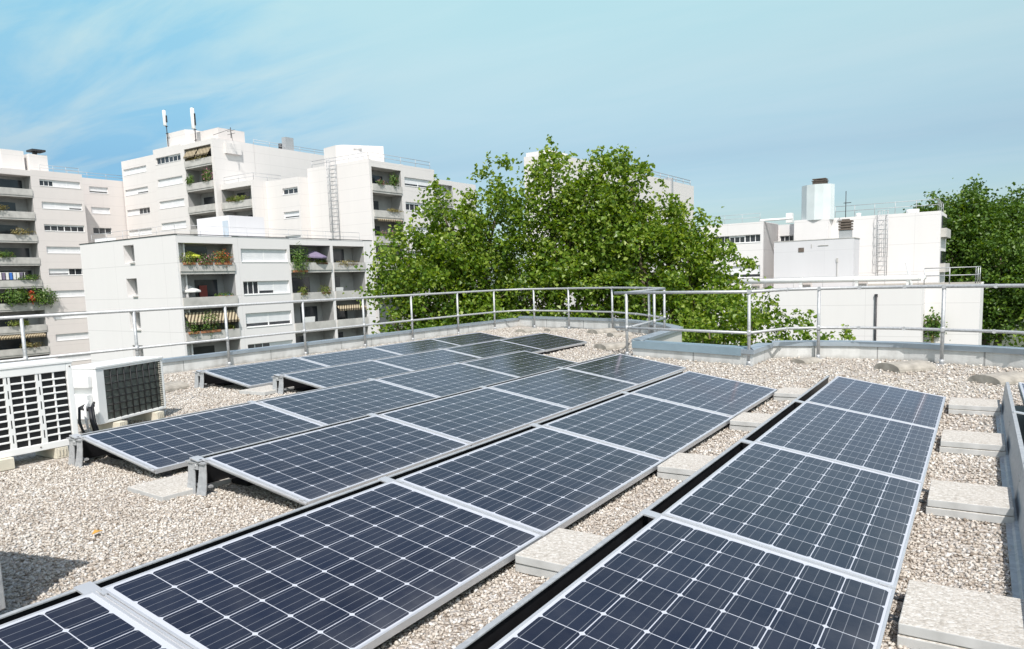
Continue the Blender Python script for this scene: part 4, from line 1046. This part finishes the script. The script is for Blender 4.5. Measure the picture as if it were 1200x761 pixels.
# lower floor in front with flat terrace
B.body(-24.5, -19.41, 70.02, 77, GZ, -.40)
B.wincol(('A', 70.0), -24.5, -6.05, -.40, GZ, [(-19.45, -18.55, -2.95, -2.05, 'o')], depth=3)
B.body(-24.5, -6.05, 73.0, 82, GZ, -.42)
B.body(-6.05, -2.02, 73.0, 82, GZ, -.40)
m = MB(); B.b(m, -24.55, -6.0, 69.96, 70.1, -.395, -.32); B.b(m, -6.0, -1.97, 72.96, 73.1, -.395, -.32); B.part('roof_edge', m, M['slab'])
m = MB(); B.b(m, -24.4, -6.12, 70.15, 82, -.394, -.385); B.b(m, -6.11, -2.1, 73.15, 82, -.394, -.385); B.part('terrace_surface', m, M['tile'])
m = MB(); B.tube(m, [(-9.5, 69.9, -1.2), (-9.5, 69.9, -8)], .09, 8); B.b(m, -9.62, -9.38, 69.85, 69.98, -1.25, -1.0); B.part('drainpipe', m, M['dark_metal'])
m = MB(); B.tube(m, [(-21.5, 70.9, .32), (-12, 70.9, .30), (-6.2, 70.9, .28)], .24, 12)
for p in (-20.5, -15.9, -11.2, -7.2): B.b(m, p - .12, p + .12, 70.75, 71.05, -.4, .62)
B.tube(m, [(-6.2, 70.9, .28), (-6.2, 72.5, .28)], .24, 12)
B.part('pipe', m, M['white_metal'])
m = MB()
for p in (-20.3, -15.7, -11.0): B.b(m, p - .3, p + .5, 71.4, 72.2, -.4, .1)
B.part('pipe_support', m, M['wall_pink'])
B.railing([(-24, 70.4), (-6.4, 70.4)], 1.0, -.4, .015, 2.4)
B.railing([(-6.2, 73.3), (-2.4, 73.3), (-2.2, 77)], 1.45, -.4, .045, 1.3)
m = MB(); B.tube(m, [(-6.9, 70.6, -.4), (-7.4, 71.6, 1.6)], .12, 8); B.part('flue', m, M['white_metal'])
B.finish(M['wall_white'])
m = MB()

# ------------------------------------------------------------------ trees
def lob(k, ay, *spec):
    """spec: offset s to the right, depth d, height z above the roof, radii, all in units of k metres"""
    out = []
    k = k or 1.0
    for (s, d, z, rs, rd, rz) in spec:
        s, d, z, rs, rd, rz = s * k, d * k, 1.36 + (z - 1.36) * k, rs * k, rd * k, rz * k
        out.append((s * .84 - d * .54, s * .54 + d * .84, z - GZ, rs * .84 + rd * .2, rd * .84 + rs * .2, rz))
    return out
# view axis directions on the ground: right (.84,.54), away (-.54,.84)
def site(u_m, dep):   # u_m metres right of the view centre line at depth dep
    return (u_m * .841 - dep * .5405, u_m * .5405 + dep * .841, GZ)
PL = dict(mat=M['leaf'], leaf=.160, per=2.9, k=76, sig=.29, trunk_r=.28, hollow=.55)
tree('plane_tree', site(-3.6 * .737, 28), lob(.737, 0, (-1.6, 0, 2.0, 1.45, 1.6, 2.3), (.7, .2, 4.0, 1.45, 1.5, 2.2), (3.0, 0, 4.7, 1.45, 1.4, 2.3), (-2.7, 0, .1, 1.3, 1.5, 1.6), (.1, 0, .2, 2.5, 2.1, 2.4), (2.5, .3, 2.0, 1.8, 1.8, 2.4), (.7, -.3, 2.0, 2.0, 1.9, 2.2), (2.0, 0, -1.2, 2.3, 2, 2.2), (-1.4, 0, -1.8, 2.4, 1.9, 1.9)),
     'left-hand plane tree of the big green group behind the far parapet', 'plane trees behind the roof', seed=3, shoots=26, **PL)
tree('plane_tree', site(2.6 * .737, 28.7), lob(.737, 0, (-.4, 0, 5.2, 1.4, 1.4, 2.25), (2.1, .4, 5.2, 1.55, 1.5, 2.25), (.2, .2, 2.7, 1.9, 2.0, 2.3), (2.1, -.2, 2.8, 2.1, 2.0, 2.3), (-1.6, 0, 1.2, 1.6, 1.6, 2.3), (.6, 0, -.2, 2.9, 2.3, 2.4), (-.3, 0, 6.9, .7, .8, .9), (2.2, 0, 6.7, .8, .8, .8), (.9, 0, 4.6, 1.5, 1.5, 1.7), (3.4, .3, 1.6, 1.9, 1.8, 2.5)),
     'tallest plane tree in the middle of the green group behind the far parapet', 'plane trees behind the roof', seed=8, shoots=28, **PL)
tree('plane_tree', site(7.6 * .737, 28), lob(.737, 0, (-1.1, 0, 4.6, 1.6, 1.5, 2.1), (.5, .3, 3.7, 1.5, 1.4, 1.7), (1.9, 0, 2.3, 1.7, 1.6, 1.8), (-.6, 0, 1.9, 2.2, 2.0, 2.4), (2.6, .2, .6, 2.0, 1.8, 1.9), (.4, 0, -.8, 3.0, 2.2, 2.3), (3.3, -.3, -1.1, 1.7, 1.7, 1.6), (-1.2, 0, 5.9, .8, .7, .8), (-2.3, 0, 3.2, 1.5, 1.5, 2.6)),
     'right-hand plane tree of the group, sloping down towards the white building', 'plane trees behind the roof', seed=5, shoots=26, **PL)
tree('young_tree', site(9.6 * .8, 24.8), lob(.8, 0, (-1.2, 0, -.9, 1.3, 1.4, 1.1), (.6, 0, -.8, 1.2, 1.2, 1.0), (1.9, 0, -1.5, 1.1, 1.1, .9), (3.0, 0, -1.75, .8, .8, .6), (-2.6, 0, -1.4, 1.3, 1.4, 1.2), (4.4, 0, -2.0, .6, .7, .5), (.8, 0, -2.4, 3.4, 1.6, 1.1)),
     'low leafy tree whose shoots rise behind the notch and right guardrail', 'plane trees behind the roof', M['leaf'], .158, 5.0, 22, .21, 12, .17, shoots=18)
DK = dict(mat=M['leaf_dark'], leaf=.42, per=.36, k=36, sig=.62, trunk_r=.5, limbs=50)
tree('dense_tree', site(55.3, 92), lob(0, 0, (0, 0, 3.5, 5.0, 4.5, 5.5), (-3.5, 0, 5.8, 3.2, 3, 3.6), (2.5, 0, 6.2, 3.4, 3, 3.8), (-1, 0, -3, 6, 5, 5.0), (4.5, 0, 1, 4, 4, 5)), 'dark dense tree at the right edge, left one, behind the white building', 'dark trees at the right edge', seed=21, **DK)
tree('dense_tree', site(62.0, 95), lob(0, 0, (0, 0, 4.5, 5.2, 4.5, 5.5), (-3, 0, 7.2, 3.2, 3, 3.2), (3.0, 0, 6.5, 3.4, 3, 3.8), (0, 0, -3.5, 6, 5, 5.0)), 'dark dense tree at the right picture edge, the rear right one', 'dark trees at the right edge', seed=23, **DK)
tree('dense_tree', site(57.5, 86), lob(0, 0, (0, 0, -1.5, 4.5, 4, 4.2), (3, 0, -2.5, 4, 4, 4.2), (-2.4, 0, -4.5, 3.0, 3, 3.5), (0, 0, 2.4, 3.2, 3, 3.0)), 'lower dark tree right of the white building terrace', 'dark trees at the right edge', seed=29, **DK)
tree('young_tree', site(14.8, 20.5), lob(0, 0, (0.1, 0, -.1, .75, .7, .6), (.9, 0, .5, .9, .9, .9), (.7, 0, -1.2, 1.3, 1.2, 1.0)), 'bright leafy branches at the right picture edge behind the guardrail', 'plane trees behind the roof', M['leaf'], .16, 9, 14, .16, 33, .12)
# spiky bush beside the white building
t = empty('yucca_bush', W2(-5.35, 72.3, -5.0), -TH, 'spiky green bush growing against the white wall at the right', 'bush')
g = np.random.default_rng(5); n = 420; C = g.normal(size=(n, 3)) * np.array([.42, .3, .55]) + np.array([0, 0, 1.0])
leaf_mesh('foliage', C, .28, M['leaf_pot'], t, .2, 7)
m = MB(); m.tube([(0, 0, -3), (0, 0, 1)], .12, 6)
for k in range(14):
    a = random.uniform(0, 6.28); e = random.uniform(.3, 1.2); Lk = random.uniform(.7, 1.25)
    m.tube([(0.1, 0, 1.2), (.1 + Lk * math.cos(a) * math.cos(e), Lk * .5 * math.sin(a), 1.2 + Lk * math.sin(e))], [.06, .008], 5)
m.build('stem', M['leaf_dry'], t)

# ------------------------------------------------------------------ light, sky, camera
SUN_AZ = Vector((.60, -.80)).normalized(); EL = R(54)
to_sun = Vector((SUN_AZ.x * math.cos(EL), SUN_AZ.y * math.cos(EL), math.sin(EL)))
L = bpy.data.lights.new('sun', 'SUN'); L.energy = 3.7; L.angle = R(.53); L.color = (1, .962, .915)
o = bpy.data.objects.new('sun', L); COL.objects.link(o); o.rotation_euler = to_sun.to_track_quat('Z', 'Y').to_euler(); o.location = (0, 0, 40)

Wd = bpy.data.worlds.new('World'); S.world = Wd; Wd.use_nodes = True
nt = Wd.node_tree; nt.nodes.clear()
def wn(t, **k):
    n = nt.nodes.new(t)
    for a, b in k.items(): setattr(n, a, b)
    return n
sky = wn('ShaderNodeTexSky'); sky.sky_type = 'NISHITA'; sky.sun_disc = False; sky.sun_elevation = EL; sky.sun_rotation = math.atan2(SUN_AZ.x, SUN_AZ.y)
sky.air_density = 1.0; sky.dust_density = 1.4; sky.ozone_density = 1.0; sky.altitude = 100
bg = wn('ShaderNodeBackground'); bg.inputs[1].default_value = 0.10
out = wn('ShaderNodeOutputWorld')
tc = wn('ShaderNodeTexCoord')
def wmath(op, a, b=None):
    n = wn('ShaderNodeMath', operation=op)
    for i, x in enumerate((a, b)):
        if x is None: continue
        if isinstance(x, (int, float)): n.inputs[i].default_value = x
        else: nt.links.new(x, n.inputs[i])
    return n.outputs[0]
# thin cirrus drawn as streaks on a high flat layer
sep = wn('ShaderNodeSeparateXYZ'); nt.links.new(tc.outputs['Generated'], sep.inputs[0])
zc = wmath('MAXIMUM', wmath('ADD', sep.outputs[2], .10), .06)
cx = wmath('DIVIDE', sep.outputs[0], zc); cy = wmath('DIVIDE', sep.outputs[1], zc)
cmb = wn('ShaderNodeCombineXYZ'); nt.links.new(cx, cmb.inputs[0]); nt.links.new(cy, cmb.inputs[1])
mp = wn('ShaderNodeMapping'); mp.inputs['Rotation'].default_value = (0, 0, R(-40)); mp.inputs['Scale'].default_value = (.55, 1.9, 1); nt.links.new(cmb.outputs[0], mp.inputs[0])
nz = wn('ShaderNodeTexNoise'); nz.inputs['Scale'].default_value = 1.7; nz.inputs['Detail'].default_value = 7; nz.inputs['Roughness'].default_value = .56; nz.inputs['Distortion'].default_value = .5
nt.links.new(mp.outputs[0], nz.inputs['Vector'])
def wramp(f, stops):
    n = wn('ShaderNodeValToRGB'); cr = n.color_ramp
    while len(cr.elements) < len(stops): cr.elements.new(.5)
    for e, (p, c) in zip(cr.elements, stops): e.position = p; e.color = (*c, 1)
    nt.links.new(f, n.inputs[0]); return n.outputs[0]
def wmix(f, a, b, bt='MIX'):
    n = wn('ShaderNodeMix', data_type='RGBA', blend_type=bt)
    for sk, x in ((n.inputs[0], f), (n.inputs[6], a), (n.inputs[7], b)):
        if isinstance(x, (int, float)): sk.default_value = x
        elif isinstance(x, tuple): sk.default_value = (*x, 1)
        else: nt.links.new(x, sk)
    return n.outputs[2]
# veil of high cloud: whitens and evens out the clear sky, thinner towards the north-west where blue shows between streaks
K = .42
veil = wramp(sep.outputs[2], [(.04, tuple(K * c for c in (.80, .92, 1.00))), (.15, tuple(K * c for c in (.97, 1.02, .96))), (.255, tuple(K * c for c in (1.76, 1.68, 1.24))), (.36, tuple(K * c for c in (2.30, 2.33, 1.56))), (.60, tuple(K * c for c in (1.38, 1.30, 1.18)))])
hazy = wmix(1.0, sky.outputs[0], veil, 'MULTIPLY')
hazy = wmix(1.0, hazy, (1 / K, 1 / K, 1 / K), 'MULTIPLY')
streak = wramp(nz.outputs['Fac'], [(.40, (0, 0, 0)), (.62, (1, 1, 1))])
hazy = wmix(wmath('MULTIPLY', streak, .55), hazy, wmix(1.0, hazy, (1.10, 1.035, 1.02), 'MULTIPLY'))
vd = wn('ShaderNodeVectorMath', operation='DOT_PRODUCT'); nt.links.new(tc.outputs['Generated'], vd.inputs[0]); vd.inputs[1].default_value = Vector((-.905, .405, .175)).normalized()
gap = wn('ShaderNodeMapRange', interpolation_type='SMOOTHSTEP'); nt.links.new(vd.outputs['Value'], gap.inputs[0]); gap.inputs[1].default_value = .90; gap.inputs[2].default_value = .99
blue = wmath('MULTIPLY', gap.outputs[0], wmath('SUBTRACT', 1.0, wmath('MULTIPLY', streak, 1.0)))
skyc = wmix(blue, hazy, wmix(1.0, hazy, (.63, .86, 1.02), 'MULTIPLY'))
nt.links.new(skyc, bg.inputs[0]); nt.links.new(bg.outputs[0], out.inputs[0])

cam = bpy.data.cameras.new('camera'); co = bpy.data.objects.new('camera', cam); COL.objects.link(co); S.camera = co
cam.sensor_width = 36; cam.sensor_fit = 'HORIZONTAL'; cam.lens = 855.9 / 1200 * 36
cam.shift_y = 45.65 / 1200; cam.clip_end = 3000; cam.clip_start = .05
yaw, pit, rol = R(32.72), R(6.61), R(1.923)
fw = Vector((-math.sin(yaw) * math.cos(pit), math.cos(yaw) * math.cos(pit), -math.sin(pit)))
rt0 = Vector((math.cos(yaw), math.sin(yaw), 0)); up0 = rt0.cross(fw)
rt = rt0 * math.cos(rol) - up0 * math.sin(rol); up = rt0 * math.sin(rol) + up0 * math.cos(rol)
co.matrix_world = Matrix(((rt.x, up.x, -fw.x, 0), (rt.y, up.y, -fw.y, 0), (rt.z, up.z, -fw.z, 1.356), (0, 0, 0, 1)))

vs = S.view_settings; vs.view_transform = 'Standard'; vs.look = 'None'; vs.exposure = 0.45; vs.gamma = 1; vs.use_curve_mapping = False
S.render.engine = 'CYCLES'; S.cycles.max_bounces = 8; S.cycles.use_denoising = True; S.cycles.transparent_max_bounces = 8
S.render.resolution_x = 1024; S.render.resolution_y = 649
